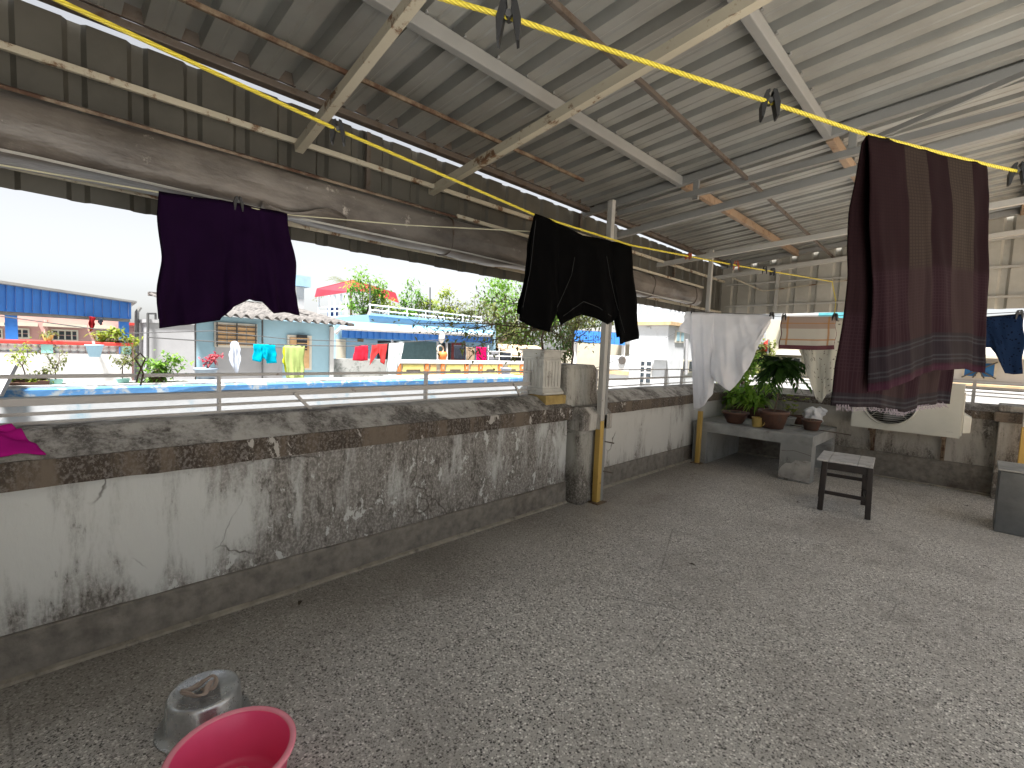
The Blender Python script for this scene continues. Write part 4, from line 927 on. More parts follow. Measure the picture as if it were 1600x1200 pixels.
simple('blue_sheet', (.03,.16,.50), .4, .15, 2); simple('red_sheet', (.50,.02,.035), .45, .15, 2); simple('red_paint', (.55,.04,.03), .5, .12, 4); simple('teal_paint', (.28,.56,.52), .6, .1)
simple('zinc', (.22,.22,.21), .45, .2, 4, metal=.4); simple('asbestos', (.11,.102,.096), .9, .35, 7, bump=.3, dirt=(.045,.042,.04), ds=5, dthr=(.48,.64))
simple('shutter_wood', (.46,.28,.13), .6, .18, 9); simple('dark_room', (.02,.022,.024), .8, .2); simple('teal_room', (.10,.17,.18), .8, .15); simple('maroon_wood', (.16,.02,.02), .6, .2)
simple('yellow_paint', (.68,.58,.18), .6, .08, 5); simple('orange_paint', (.62,.17,.035), .6, .12, 5); simple('peach_paint', (.68,.42,.16), .6, .1); simple('white_paint', (.60,.59,.57), .55, .06)
simple('brown_trim', (.42,.30,.17), .7, .25, 6); simple('teal_roof', (.08,.30,.34), .5, .15); simple('window_frame', (.50,.47,.40), .6, .1); simple('thatch', (.36,.26,.17), .9, .3, 12, bump=.5)
t = NT('window_glass'); t.out((.035,.045,.055), .08, 0, .5)
t = NT('blue_glass'); t.out((.03,.12,.30), .1, 0, .5)
def V(px, py, D): return P(px, py, 'x', D)
def yz(px, py, D): q = V(px, py, D); return q.y, q.z
def slabx(D, depth, y0, y1, z0, z1): return MB().box(D-depth, D, min(y0,y1), max(y0,y1), min(z0,z1), max(z0,z1))
def prism_x(pts, D, depth):
    """an outline (y, z) facing the terrace, with real depth behind it"""
    m = len(pts); return MB().add([(D, y, z) for y, z in pts]+[(D-depth, y, z) for y, z in pts], [tuple(range(m)), tuple(m+k for k in range(m-1,-1,-1))]+[(k, m+k, m+(k+1) % m, (k+1) % m) for k in range(m)])
def win(parent, D, px0, px1, py0, py1, nm='window', frame='window_frame', pane='window_glass', cols=2, rows=2, proud=.03):
    y0, z1 = yz(px0, py0, D); y1, _ = yz(px1, py0, D); z0 = yz((px0+px1)/2, py1, D)[1]; z1 = yz((px0+px1)/2, py0, D)[1]
    w = (y1-y0); t_ = .05*min(w, z1-z0)+.02; b = MB()
    for a, b_, c_, d_ in ((y0,y1,z1-t_,z1),(y0,y1,z0,z0+t_),(y0,y0+t_,z0+t_,z1-t_),(y1-t_,y1,z0+t_,z1-t_)): b.box(D+.001, D+proud, a, b_, c_, d_)
    for k in range(1, cols): yy_ = y0+w*k/cols; b.box(D+.002, D+proud-.004, yy_-t_*.4, yy_+t_*.4, z0+t_, z1-t_)
    o = b.build(nm, frame, parent)
    for i in range(cols):
        for j in range(rows):
            a0 = y0+w*i/cols+t_*.5; a1 = y0+w*(i+1)/cols-t_*.5; h0 = z0+t_+(z1-z0-2*t_)*j/rows+.012; h1 = z0+t_+(z1-z0-2*t_)*(j+1)/rows-.012
            MB().box(D+.001, D+proud*.4, a0, a1, h0, h1).build('pane', pane, o)
    return o, (y0, y1, z0, z1)

# --- nearest neighbour: long white wall with a blue painted top band
D = -5.0
yE = V(822, 600, D).y; zt = .915; zb = V(0, 621, D).z
nw = thing('boundary_wall', 'long white wall with worn blue top band just across the gap', 'wall', (D-.15, 0, -6.4))
MB().box(D-.32, D, -9, yE, -6.5, zb).build('wall_body', wash('blue_white', (.66,.68,.70), (.42,.58,.68), (.52,.7), 3.2), nw); b = MB(); b.extrude([(D+.012, zb+.001), (D+.012, zt-.014), (D-.02, zt), (D-.33, zt-.002), (D-.33, zb+.001)], -9, yE, 60, 'y', .004, 6); b.build('blue_band', 'blue_paint', nw)
MB().box(D-.34, D-.02, -9, yE-.01, zt-.001, zt+.016).build('cement_ledge', 'cement_pale', nw)
struct(MB().box(-34, D-.33, -26, 16, -6.5, -.62).build('neighbour_terrace', 'cement_pale'))
y0, y1 = yE+.02, V(836, 600, D).y
op = thing('gate_pier', 'orange painted pier at the right end of the white wall', 'pier', (D-.1, (y0+y1)/2, -6.4))
MB().box(D-.25, D, y0, y1, -6.5, zt-.03).build('shaft', 'orange_paint', op)
MB().box(D-.28, D+.02, y0-.015, y1+.015, zt-.0295, zt+.03).build('cap', 'orange_paint', op)
for z in (.80, .70, .60, .50): MB().box(D+.0006, D+.012, y0+.05, y1-.05, z-.035, z+.03).build('inset_block', 'cream_wall', op)

# --- balustraded white wall
D = -9.0
bw = thing('balustrade_wall', 'peeling white wall with red-railed balustrade under the blue canopy', 'wall', (D-.1, -4, -.6))
y0, y1 = V(-260, 540, D).y, V(205, 540, D).y; zA = V(100, 552, D).z; zB = V(100, 538.5, D).z; zC = V(100, 533, D).z
MB().box(D-.18, D, y0, y1, -.65, zA).build('wall_body', 'flaky_white', bw)
MB().box(D-.20, D+.03, y0, y1+.02, zB, zC).build('red_rail', 'red_paint', bw, bevel=.01)
bal = MB().lathe([(.05, 0), (.05, .02), (.032, .035), (.055, .085), (.058, .12), (.035, .19), (.04, .215), (.05, .225), (.05, .24)], n=10).build('baluster', 'white_paint', bw, local=True, smooth=True)
hs_ = (zB-zA)/.24; first = True
panels = [(64, 83), (190, 205), (-60, -40), (-190, -170)]
for a, b_ in panels: MB().box(D-.16, D+.004, V(a, 545, D).y, V(b_, 545, D).y, zA+.001, zB-.001).build('teal_panel', 'teal_paint', bw)
px = -250
while px < 188:
    if not any(a-4 < px < b_+4 for a, b_ in panels):
        l_ = Vector((D-.08, V(px, 545, D).y, zA))
        if first: bal.location = l_-WL[bw.name]; bal.scale = (1,1,hs_); first = False
        else: inst(bal, 'baluster', bw, l_, scale=(1,1,hs_))
    px += 12.2
# --- blue canopy
D = -11.0
cp = thing('blue_canopy', 'long blue sheet-metal canopy at the left', 'canopy', (D, -5, -.6))
e = [(-330, 386, 466), (0, 440, 486), (205, 473, 498.5)]
def edge(px):
    for a, b_ in zip(e, e[1:]):
        if px <= b_[0]: f_ = (px-a[0])/(b_[0]-a[0]); return a[1]+(b_[1]-a[1])*f_, a[2]+(b_[2]-a[2])*f_
    return e[-1][1:]
px = -330.0
while px < 203:
    q = min(px+13.6, 205); t0, b0 = edge(px); t1, b1 = edge(q)
    A_, B_, C_, D2 = V(px+.5, b0, D), V(q-.2, b1, D), V(q-.2, t1, D), V(px+.5, t0, D); m_ = A_.lerp(B_, .07); m2 = D2.lerp(C_, .07)
    MB().add([A_, m_+Vector((.03,0,0)), B_, C_, m2+Vector((.03,0,0)), D2], [(0,1,4,5),(1,2,3,4)]).build('fascia_panel', 'blue_sheet', cp, solid=.006); px = q
ra_, rb_ = V(-330, 384, D), V(212, 471, D)
b = MB(); b.add([ra_+Vector((.14,0,-.10)), rb_+Vector((.14,0,-.03)), rb_+Vector((-4,0,-.3)), ra_+Vector((-4,0,-.3)), ra_+Vector((.14,0,-.04)), rb_+Vector((.14,0,.0)), rb_+Vector((-4,0,-.25)), ra_+Vector((-4,0,-.25))], [(0,1,2,3),(4,7,6,5),(0,4,5,1),(1,5,6,2),(2,6,7,3),(3,7,4,0)]); b.build('roof_sheet', 'zinc', cp)
for pxa, m in ((17, 'blue_sheet'), (193, 'blue_sheet'), (-160, 'blue_sheet')):
    q = V(pxa, edge(pxa)[1], D-.1); MB().box(q.x-.06, q.x+.06, q.y-.07, q.y+.07, -.62, q.z).build('column', m, cp)
q = V(214, 488, D-.2); MB().tube([q+Vector((0,.05,.1)), q, (q.x, q.y-.06, -.62)], .035, 8).build('downpipe', 'zinc', cp)
MB().beam(V(-330, 467, D-.05), V(203, 499, D-.05), .05, .10).build('edge_beam', 'zinc', cp)
def small_cloth(name, mat, label, cat, pts, D, seed=0, group=None):
    """a garment on a far line: hanging outline with soft folds"""
    n_ = len(pts)//2; pr = [pts[k]+pts[-1-k] for k in range(n_)]
    return cloth(name, mat, label, cat, pr, (D,0,0), NX, seed=seed, amp=.02, freq=2.5, thick=.006, nv=12, per=6, group=group, nob=True)
for nm, c_ in (('f_maroon', (.20,.012,.015)), ('f_white', (.52,.56,.64)), ('f_turq', (.0,.34,.48)), ('f_green', (.36,.44,.16)), ('f_lime', (.46,.52,.02)), ('f_red', (.52,.025,.05)), ('f_red2', (.58,.05,.05)), ('f_net', (.56,.60,.60)), ('f_dark', (.04,.045,.06)), ('f_tan', (.42,.31,.22)), ('f_pink', (.62,.005,.12)), ('f_grey', (.22,.22,.24))): sheet(nm, c_, trans=.25)
small_cloth('hanging_cloth', 'f_maroon', 'maroon cloth hanging from the blue canopy edge', 'cloth', [(139,494),(145,495),(149,496),(147,510),(145,515),(140,519)], -10.9, 3)
small_cloth('hanging_cloth', 'f_dark', 'dark narrow cloth hanging beside the maroon one under the canopy', 'cloth', [(152,496),(156,497),(160,498),(160,507),(157,508),(154,505)], -10.9, 4)
# --- pink house behind
D = -17.0
ph = thing('pink_house', 'pink house with shuttered windows behind the blue canopy', 'house', (D-3, -8, -6.4))
y0, y1 = V(-330, 500, D).y, V(190, 500, D).y; MB().box(D-7, D, y0, y1, -6.5, V(0, 478, D).z).build('wall', 'pink_wall', ph)
MB().box(D-7, D-.3, y1+.001, V(226, 508, D).y, -6.5, V(205, 508, D).z).build('side_wing', 'pink_wall', ph); MB().box(D-7.1, D-.2, y1+.002, V(228, 508, D).y, V(205, 508, D).z+.001, V(205, 504, D).z).build('red_coping', 'red_paint', ph)
for a, b_, c_, d_ in ((22, 46, 513, 529), (80, 122, 515, 533), (150, 166, 517, 533), (-12, 4, 513, 529), (-90, -50, 508, 526)):
    o, (ya, yb, za, zb_) = win(ph, D, a, b_, c_, d_, cols=4 if b_-a > 30 else 2, rows=2, frame='window_frame')
    MB().box(D+.002, D+.45, ya-.15, yb+.15, zb_+.06, zb_+.14).build('sunshade', 'cream_wall', ph)
MB().tube([V(72, 500, D+.08), V(72, 535, D+.08)], .04, 7).build('drainpipe', 'pink_wall', ph)
# --- grey rendered shed wall
D = -10.5
gs = thing('grey_shed', 'plain grey rendered shed beside the pale blue house', 'shed', (D-1, V(268, 550, D).y, -.6))
y0, y1 = V(232, 550, D).y, V(304, 550, D).y; zt_ = V(268, 506, D).z
MB().box(D-1.3, D, y0, y1, -.65, zt_).build('wall', 'grey_render', gs); MB().box(D-1.35, D+.03, y0-.03, y1, zt_+.001, zt_+.06).build('roof_slab', 'grey_render', gs)
MB().tube([V(231, 490, D+.08), V(231, 600, D+.08)], .022, 6).build('pole', 'wire_dark', gs); MB().tube([V(243, 490, D-.6), V(243, 508, D-.6)], .02, 6).build('pole', 'wire_dark', gs); MB().tube([V(231, 490, D+.08), V(243, 490, D-.6)], .018, 6).build('pole', 'wire_dark', gs)
# --- pale blue house with asbestos roof
D = -12.0
bh = thing('pale_blue_house', 'small pale blue house with corrugated grey asbestos roof', 'house', (D-2, V(410, 550, D).y, -.6))
y0, y1 = V(303, 550, D).y, V(520, 550, D).y; za, zb_ = V(304, 491, D).z, V(520, 507, D).z
prism_x([(y0, -.65), (y1, -.65), (y1, zb_), (y0, za)], D, 4).build('wall', 'pale_blue', bh)
y0p, y1p = V(336, 560, D).y, V(441, 560, D).y; MB().box(D+.0005, D+.012, y0p, y1p, -.62, V(390, 542, D).z).build('bare_render', 'grey_render', bh)
MB().box(D+.001, D+.06, y1-.10, y1+.004, -.62, zb_-.06).build('corner_pilaster', 'white_wall', bh)
def asb(u, v):
    y = y0-.2+(y1+.35-y0+.2)*u; zl = za+(zb_-za)*u; return (D+.38-4.6*v, y, zl+.02+.62*v+.045*math.sin(u*2*math.pi*17))
b = MB(); b.grid(asb, 17*8, 5); b.build('asbestos_roof', 'asbestos', bh, smooth=True, solid=.015)
MB().beam(asb(0, .98), asb(1, .98), .25, .10).build('ridge_cap', 'asbestos', bh)
def gab(u): q = Vector(asb(u, 0)); return q
b = MB(); b.beam(Vector(asb(.985, 0))+Vector((0,.02,.03)), Vector(asb(.985, 1))+Vector((0,.02,.06)), .16, .08); b.build('verge', 'asbestos', bh)
b = MB(); b.beam(Vector(asb(.80, .25))+Vector((0,0,.07)), Vector(asb(.93, .95))+Vector((0,0,.08)), .10, .07); b.build('ridge_cap', 'asbestos', bh)
wy0, wz1 = yz(334, 503, D); wy1 = V(401, 505, D).y; wz0 = V(370, 543, D).z
w_ = MB().box(D+.001, D+.05, wy0, wy1, wz0, wz1).build('window', 'window_frame', bh)
for k in range(4):
    a = wy0+.04+(wy1-wy0-.08)*k/4; MB().box(D+.0505, D+.07, a+.012, a+(wy1-wy0-.08)/4-.012, wz0+.05, wz1-.05).build('shutter_board', 'shutter_wood', w_)
for k in range(5): zq = wz0+.08+(wz1-wz0-.16)*k/4; MB().tube([(D+.09, wy0+.02, zq), (D+.09, wy1-.02, zq)], .012, 5).build('window_bar', 'wire_dark', w_)
for k in range(3): yq = wy0+(wy1-wy0)*(.05+.45*k); MB().tube([(D+.095, yq, wz0+.01), (D+.095, yq, wz1)], .014, 5).build('window_bar', 'wire_dark', w_)
dy0, dz1 = yz(448, 523, D); dy1 = V(486, 525, D).y; dz0 = V(468, 578, D).z; dr = MB().box(D+.001, D+.05, dy0, dy1, dz0, dz1).build('door', 'window_frame', bh)
for k in range(2):
    a = dy0+.05+(dy1-dy0-.10)*k/2; b_ = a+(dy1-dy0-.10)/2-.02
    lf = MB().box(D+.0505, D+.075, a, b_, dz0+.05, dz1-.06).build('door_leaf', 'shutter_wood', dr)
ym = dy0+(dy1-dy0)*.56; zw = dz0+(dz1-dz0)*.76; MB().box(D+.0755, D+.085, ym-.12, ym+.13, zw-.16, zw+.22).build('dark_opening', 'dark_room', dr)
for k in range(3): MB().box(D+.0855, D+.095, ym-.13, ym+.14, zw-.12+.12*k, zw-.10+.12*k).build('slat', 'shutter_wood', dr)
for a, m in ((305, 'wire_dark'), (410, 'wire_dark')): MB().tube([V(a, 500, D+.1), V(a, 598, D+.1)], .022, 6).build('drainpipe', m, bh)

# --- laundry in front of the pale blue house
DL = -8.5
def wire(label, pts, r=.012, mat='wire_dark'): tag(twisted([V(*q) for q in pts], r, n=10).build('laundry_line', mat, origin=V(*pts[0])), label, 'wire')
wire('laundry line with turquoise shorts across the pale blue house', [(232, 527, DL), (305, 532, DL), (395, 537, DL), (480, 540, DL), (560, 541, DL)], .009)
wire('upper bare wire across the pale blue house', [(0, 494, DL-.5), (200, 521, DL-.5), (330, 517, DL-.5), (450, 530, DL-.5), (560, 534, DL-.5)], .007)
small_cloth('hanging_shirt', 'f_white', 'pale blue-white garment bunched on the laundry line', 'shirt', [(360,535),(364,533),(369,533),(373,536),(376,560),(371,586),(366,580),(358,563)], DL, 6)
small_cloth('turquoise_shorts', 'f_turq', 'bright turquoise shorts on the laundry line', 'shorts', [(396,537),(404,537),(410,538),(413,538),(422,538),(430,539),(432,567),(417,568),(413,560),(410,560),(406,566),(394,563)], DL, 7)
small_cloth('green_sari', 'f_green', 'light green patterned cloth on the laundry line', 'cloth', [(444,540),(455,540),(465,540),(476,540),(474,592),(466,590),(457,593),(448,592)], DL, 8)
small_cloth('lime_cloth', 'f_lime', 'lime green cloth behind the light green patterned one', 'cloth', [(442,542),(447,542),(448,592),(442,566)], DL-.1, 9)
DR = -12.8
wire('laundry line with red clothes before the blue veranda', [(540, 541, DR), (580, 538, DR), (640, 534, DR), (700, 530, DR)], .012)
small_cloth('hanging_shirt', 'f_red', 'crimson top on the line before the blue veranda', 'shirt', [(555,541),(564,540),(575,540),(574,563),(564,564),(551,563)], DR, 10)
small_cloth('red_trousers', 'f_red2', 'scarlet trousers on the line before the blue veranda', 'trousers', [(581,539),(588,539),(592,538),(597,538),(605,537),(600,570),(594,566),(592,552),(590,552),(577,571)], DR, 11)
small_cloth('white_net', 'f_net', 'long white net cloth on the line before the blue veranda', 'cloth', [(608,537),(618,535),(626,534),(632,534),(625,562),(618,590),(608,591),(603,590)], DR, 12)

# --- blue veranda house
D = -17.0
vh = thing('blue_veranda_house', 'blue house with long blue tin awning over a dark veranda', 'house', (D-3, V(650, 550, D).y, -.6))
fa0, fa1 = (534, 515.5, 527.5), (770, 526.5, 536); n = 24
for k in range(n):
    f0, f1 = k/n, (k+1)/n; g0 = [fa0[j]+(fa1[j]-fa0[j])*f0 for j in range(3)]; g1 = [fa0[j]+(fa1[j]-fa0[j])*f1 for j in range(3)]
    A_, B_, C_, D2 = V(g0[0]+.25, g0[2], D), V(g1[0], g1[2], D), V(g1[0], g1[1], D), V(g0[0]+.25, g0[1], D); m_ = A_.lerp(B_, .12); m2 = D2.lerp(C_, .12)
    MB().add([A_, m_+Vector((.05,0,0)), B_, C_, m2+Vector((.05,0,0)), D2], [(0,1,4,5),(1,2,3,4)]).build('awning_panel', 'blue_sheet', vh, solid=.012)
MB().tube([V(524, 521, D+.05), V(532, 512.5, D+.1), V(770, 524.5, D+.1)], .075, 10).build('gutter', 'white_paint', vh, smooth=True)
a, b_ = V(534, 513, D), V(770, 525, D); c_, d_ = V(770, 517, D-1.6), V(524, 501, D-1.6)
MB().add([a, b_, c_, d_], [(0,1,2,3)]).build('awning_roof', simple('blue_roof', (.16,.33,.52), .5, .15), vh, solid=.04)
Dw = D-1.7
y0, y1 = V(523, 550, Dw).y, V(775, 550, Dw).y
prism_x([(y0, -.65), (y1, -.65), (V(775, 508, Dw).y, V(775, 508.5, Dw).z), (V(577, 491, Dw).y, V(577, 491.5, Dw).z), (V(523, 496, Dw).y, V(523, 496, Dw).z)], Dw, 6).build('wall', 'sky_blue_wall', vh)
MB().beam(V(577, 491, Dw+.08), V(752, 507, Dw+.08), .2, .10).build('coping', 'sky_blue_wall', vh)
for a, b_, c_, d_, m in ((541, 588, 530, 575, 'sky_blue_wall'), (525, 540, 530, 575, 'cream_wall'), (590, 626, 533, 575, 'dark_room'), (627, 690, 534, 575, 'teal_room'), (691, 704, 536, 575, 'dark_room'), (705, 727, 536, 575, 'maroon_wood')):
    ya, yb_ = V(a, 550, Dw+.02).y, V(b_, 550, Dw+.02).y; MB().box(Dw+.001, Dw+.03, ya, yb_, V((a+b_)/2, d_, Dw).z, V((a+b_)/2, c_, Dw).z).build('wall_bay', m, vh)
ya, yb_ = V(559, 530, Dw+.05).y, V(568, 530, Dw+.05).y; vt = MB().box(Dw+.031, Dw+.05, ya, yb_, V(563, 534, Dw).z, V(563, 529, Dw).z).build('vent', 'dark_room', vh)
for k in range(2): zq = V(563, 530.6+2*k, Dw).z; MB().box(Dw+.051, Dw+.07, ya, yb_, zq-.012, zq+.012).build('vent_slat', 'brown_trim', vt)
for a in (684, 698, 613): MB().tube([V(a, 528, D-.05), V(a, 592, D-.05)], .05, 8).build('column', 'white_paint', vh, smooth=True)
q = V(690, 520, D+.1); lm = MB().lathe([(.02, 0), (.16, -.05), (.14, -.32), (.05, -.45), (0, -.46)], q, 12).build('hanging_shade', 'white_paint', vh, smooth=True)
q = V(688, 546, D+.1); MB().tube([q+Vector((0, .17*math.cos(k*.35), .17*math.sin(k*.35))) for k in range(19)], .035, 6).build('wall_ring', 'cream_wall', vh, smooth=True)
q = V(692, 556, D+.15); MB().lathe([(0, -.2), (.13, -.18), (.2, .05), (.16, .18), (0, .14)], q, 12).build('orange_pot', 'orange_paint', vh, smooth=True)
for nm, m, lb, a, b_, c_, d_, s_ in (('hanging_cloth', 'f_dark', 'dark slate cloth in the blue veranda', 709, 726, 539, 561, 1), ('hanging_cloth', 'f_tan', 'tan cloth between dark and pink cloths in the veranda', 728, 742, 542, 563, 2), ('hanging_cloth', 'f_pink', 'shocking pink cloth at the right of the veranda', 744, 760, 542, 563, 3), ('hanging_cloth', 'f_grey', 'grey cloth right of the shocking pink one', 764, 779, 549, 562, 4), ('hanging_cloth', 'f_dark', 'small black cloth furthest right on the veranda rail', 783, 799, 551, 562, 5)):
    small_cloth(nm, m, lb, 'cloth', [(a,c_),((a+b_)/2,c_+.4),(b_,c_+.6),(b_,d_),((a+b_)/2,d_+1),(a,d_)], -16.6, s_)
vr = thing('veranda_rail', 'thin white pipe rail right of the veranda', 'railing', V(800, 562, -16.2))
for a, b_ in (((762, 549), (830, 551)), ((762, 556), (830, 558))): MB().tube([V(*a, -16.3), V(*b_, -16.3)], .025, 6).build('rail', 'white_paint', vr)
for a in (763, 780, 799, 815): MB().tube([V(a, 540, -16.3), V(a, 566, -16.3)], .025, 6).build('post', 'white_paint', vr)
# yellow and orange parapet
D = -14.0
yw = thing('painted_parapet', 'yellow and orange patterned parapet below the veranda', 'wall', (D, V(720, 580, D).y, -.6))
y0, y1 = V(618, 580, D).y, V(819, 580, D).y; zT = V(720, 564.5, D).z; zL = V(720, 597, D).z
MB().box(D-.2, D, y0, y1, -.65, zT-.09).build('wall_body', 'cream_wall', yw); MB().box(D-.25, D+.06, y0-.03, y1+.04, zT-.089, zT+.03).build('coping', 'white_paint', yw)
for a, b_, m in ((629, 661, 'yellow_paint'), (697, 724, 'yellow_paint'), (754, 776, 'yellow_paint'), (793, 810, 'yellow_paint'), (735, 746, 'peach_paint'), (672, 681, 'peach_paint')):
    p_ = MB().box(D+.0008, D+.03, V(a, 580, D).y, V(b_, 580, D).y, zL, zT-.13).build('painted_panel', m, yw)
    if m == 'yellow_paint':
        for zz in (zT-.33, zT-.62, zT-.85): MB().box(D+.031, D+.036, V(a+5, 580, D).y, V(b_-5, 580, D).y, zz-.035, zz+.03).build('slot', 'brown_steel', p_)
for a in (623, 666, 691, 728, 750, 781, 815):
    ya, yb_ = V(a-2.6, 580, D).y, V(a+2.6, 580, D).y; p_ = MB().box(D+.001, D+.045, ya, yb_, zL, zT-.1).build('orange_pier', 'orange_paint', yw)
    for k in range(3): MB().box(D+.0455, D+.05, ya+.06, yb_-.06, zT-.30-.28*k, zT-.20-.28*k).build('inset', 'cream_wall', p_)
D = -13.3
ow = MB().box(D-.2, D, V(522, 580, D).y, V(604, 580, D).y, -.65, V(560, 561, D).z).build('weathered_wall', 'old_grey', None, origin=(D, V(560, 580, D).y, -.6)); tag(ow, 'weathered grey wall below the red laundry', 'wall')
D = -12.2
ow = MB().box(D-.2, D, V(604, 580, D).y, V(770, 580, D).y, -.65, V(690, 586, D).z).build('weathered_wall', 'old_grey', None, origin=(D, V(690, 580, D).y, -.6)); tag(ow, 'low weathered grey wall before the yellow parapet', 'wall')
c = V(790, 594, -12.6); bk = thing('grey_bucket', 'grey plastic bucket before the yellow parapet', 'bucket', c)
MB().lathe([(0, 0), (.13, 0), (.19, .42), (.21, .43), (.21, .46), (.175, .46), (.12, .02), (0, .02)], c, 16).build('pail', simple('pail_grey', (.22,.25,.33), .5), bk, smooth=True)
MB().tube([c+Vector((0,-.2,.44)), c+Vector((.08,-.14,.60)), c+Vector((.1,0,.66)), c+Vector((.08,.14,.60)), c+Vector((0,.2,.44))], .008, 5).build('handle', 'wire_dark', bk)

# --- rooftop shed with red canopy
D = -23.0
rs = thing('red_canopy', 'red sheet-metal canopy on the far rooftop', 'canopy', (D-2, V(555, 490, D).y, V(555, 497, D).z))
pk = V(552, 438.5, D+.0); L1, L2 = V(495, 452, D-1.5), V(492, 464, D-1.5); R1_, R2_ = V(618, 458.5, D-3), V(623, 473, D-3); pk2 = V(545, 456, D+.2); pk3 = V(556, 452, D+.2)
MB().add([L1, pk, pk2, L2], [(0,1,2,3)]).build('left_skirt', 'red_sheet', rs, solid=.04); MB().add([pk, R1_, R2_, pk3], [(0,1,2,3)]).build('right_skirt', 'red_sheet', rs, solid=.04)
MB().add([L1+Vector((0,0,.02)), pk+Vector((0,0,.03)), R1_+Vector((0,0,.02)), V(560, 447, D-6)], [(0,1,2,3)]).build('roof_sheet', 'red_sheet', rs, solid=.05)
for a, t_, dd in ((498, 462, -1.6), (515, 461, -.8), (523, 460, -.6), (533, 459, -.4), (541, 458, 0), (614, 472, -2.8)): MB().tube([V(a, t_, D+dd), V(a, 497, D+dd)], .05, 6).build('column', 'white_paint', rs)
for a in (480, 487): MB().tube([V(498, a, D-1.6), V(541, a-1, D)], .04, 6).build('cross_rail', 'white_paint', rs)
MB().box(D-2.4, D-2.2, V(517, 480, D-2).y, V(531, 480, D-2).y, V(520, 497, D).z, V(520, 474, D).z).build('blue_door', simple('navy_paint', (.05,.10,.30), .6), rs)
rr_ = thing('roof_railing', 'white pipe railing round the far blue rooftop', 'railing', V(660, 497, -18.4))
for a, b_ in (((577, 476), (752, 496)), ((577, 484), (752, 502))): MB().tube([V(*a, -18.6), V(*b_, -18.6)], .035, 6).build('rail', 'white_paint', rr_)
for k in range(7): a = 578+29*k; MB().tube([V(a, 474+(a-577)*.114, -18.6), V(a, 492+(a-577)*.094, -18.6)], .035, 6).build('post', 'white_paint', rr_)
for a, t0, b0, m in ((578, 440, 492, 'wire_dark'), (672, 449, 497, 'wire_dark')): tag(MB().tube([V(a, b0, -18.7), V(a, t0, -18.7)], .03, 6).build('roof_mast', m, origin=V(a, b0, -18.7)), ('thin mast by the red canopy on the rooftop' if a < 600 else 'thin mast among the rooftop bushes'), 'mast')
wt = thing('water_tower', 'pale blue concrete water tank tower behind the asbestos roof', 'water tank', V(468, 500, -26)); D = -26.0
MB().box(D-2, D, V(463, 480, D).y, V(475, 480, D).y, -.6, V(468, 448, D).z).build('tower', 'white_wall', wt); MB().box(D-2.3, D+.2, V(456, 480, D).y, V(483, 480, D).y, V(468, 447.5, D).z, V(468, 431, D).z).build('tank', 'sky_blue_wall', wt)

# ---------------------------------------------------------------- greenery beyond the railing
def bush(label, base, cen, rad, leafm, n, L, w, name='garden_bush', cat='bush', seed=1, stems=7, group=None, clumps=9):
    """stems fanning to uneven clumps of leaves, with gaps between clumps"""
    rr = random.Random(seed); th = thing(name, label, cat, base, group); b = MB(); lv = MB(); base = Vector(base); cen = Vector(cen); cl = []
    for k in range(clumps):
        while True:
            d = Vector((rr.uniform(-1,1), rr.uniform(-1,1), rr.uniform(-1,1)))
            if .25 < d.length < 1: break
        cl.append((cen+Vector((d.x*rad[0], d.y*rad[1], d.z*rad[2])), rr.uniform(.25,.5)))
    for k, (q, r) in enumerate(cl):
        if k < stems: b.tube([base, base.lerp(q, .5)+Vector((rr.gauss(0,.08), rr.gauss(0,.08), 0))*rad[2], q], .02*rad[2]+.006, 5, .4)
        for j in range(n//clumps):
            d = Vector((rr.gauss(0,1), rr.gauss(0,1), rr.gauss(0,1)))*.55; p_ = q+Vector((d.x*rad[0]*r, d.y*rad[1]*r, d.z*rad[2]*r))
            leaf(lv, p_, (rr.gauss(0,1), rr.gauss(0,1), rr.gauss(.1,.7)), L*rr.uniform(.6,1.3), w*rr.uniform(.7,1.2), .3, seg=2)
    b.build('stems', 'bark', th); stuff(lv.build('foliage', leafm, th)); return th
def tree(label, base, cen, rad, leafm, n, L, w, seed, clumps=26, trunk=.16, name='shade_tree', group='trees beyond the houses'):
    rr = random.Random(seed); th = thing(name, label, 'tree', base, group); base = Vector(base); cen = Vector(cen); b = MB(); lv = MB()
    fork = Vector((base.x+.3*(cen.x-base.x), base.y+.3*(cen.y-base.y), cen.z-rad[2]*.8)); b.tube([base, base.lerp(fork, .5)+Vector((.1,.08,0)), fork], trunk, 8, .6)
    for k in range(clumps):
        while True:
            d = Vector((rr.uniform(-1,1), rr.uniform(-1,1), rr.uniform(-1,1)))
            if .35 < d.length < 1: break
        q = cen+Vector((d.x*rad[0], d.y*rad[1], d.z*rad[2])); r = rr.uniform(.20,.36)
        if k % 2 == 0: b.tube([fork, fork.lerp(q, .5)+Vector((rr.gauss(0,.15), rr.gauss(0,.15), .1)), q], trunk*.35, 5, .3)
        for j in range(n//clumps):
            g_ = Vector((rr.gauss(0,1), rr.gauss(0,1), rr.gauss(0,1)))*.5; leaf(lv, q+Vector((g_.x*rad[0]*r, g_.y*rad[1]*r, g_.z*rad[2]*r)), (rr.gauss(0,1), rr.gauss(0,1), rr.gauss(-.1,.7)), L*rr.uniform(.6,1.3), w, .3, seg=2)
    b.build('trunk', 'bark', th); stuff(lv.build('crown', leafm, th)); return th
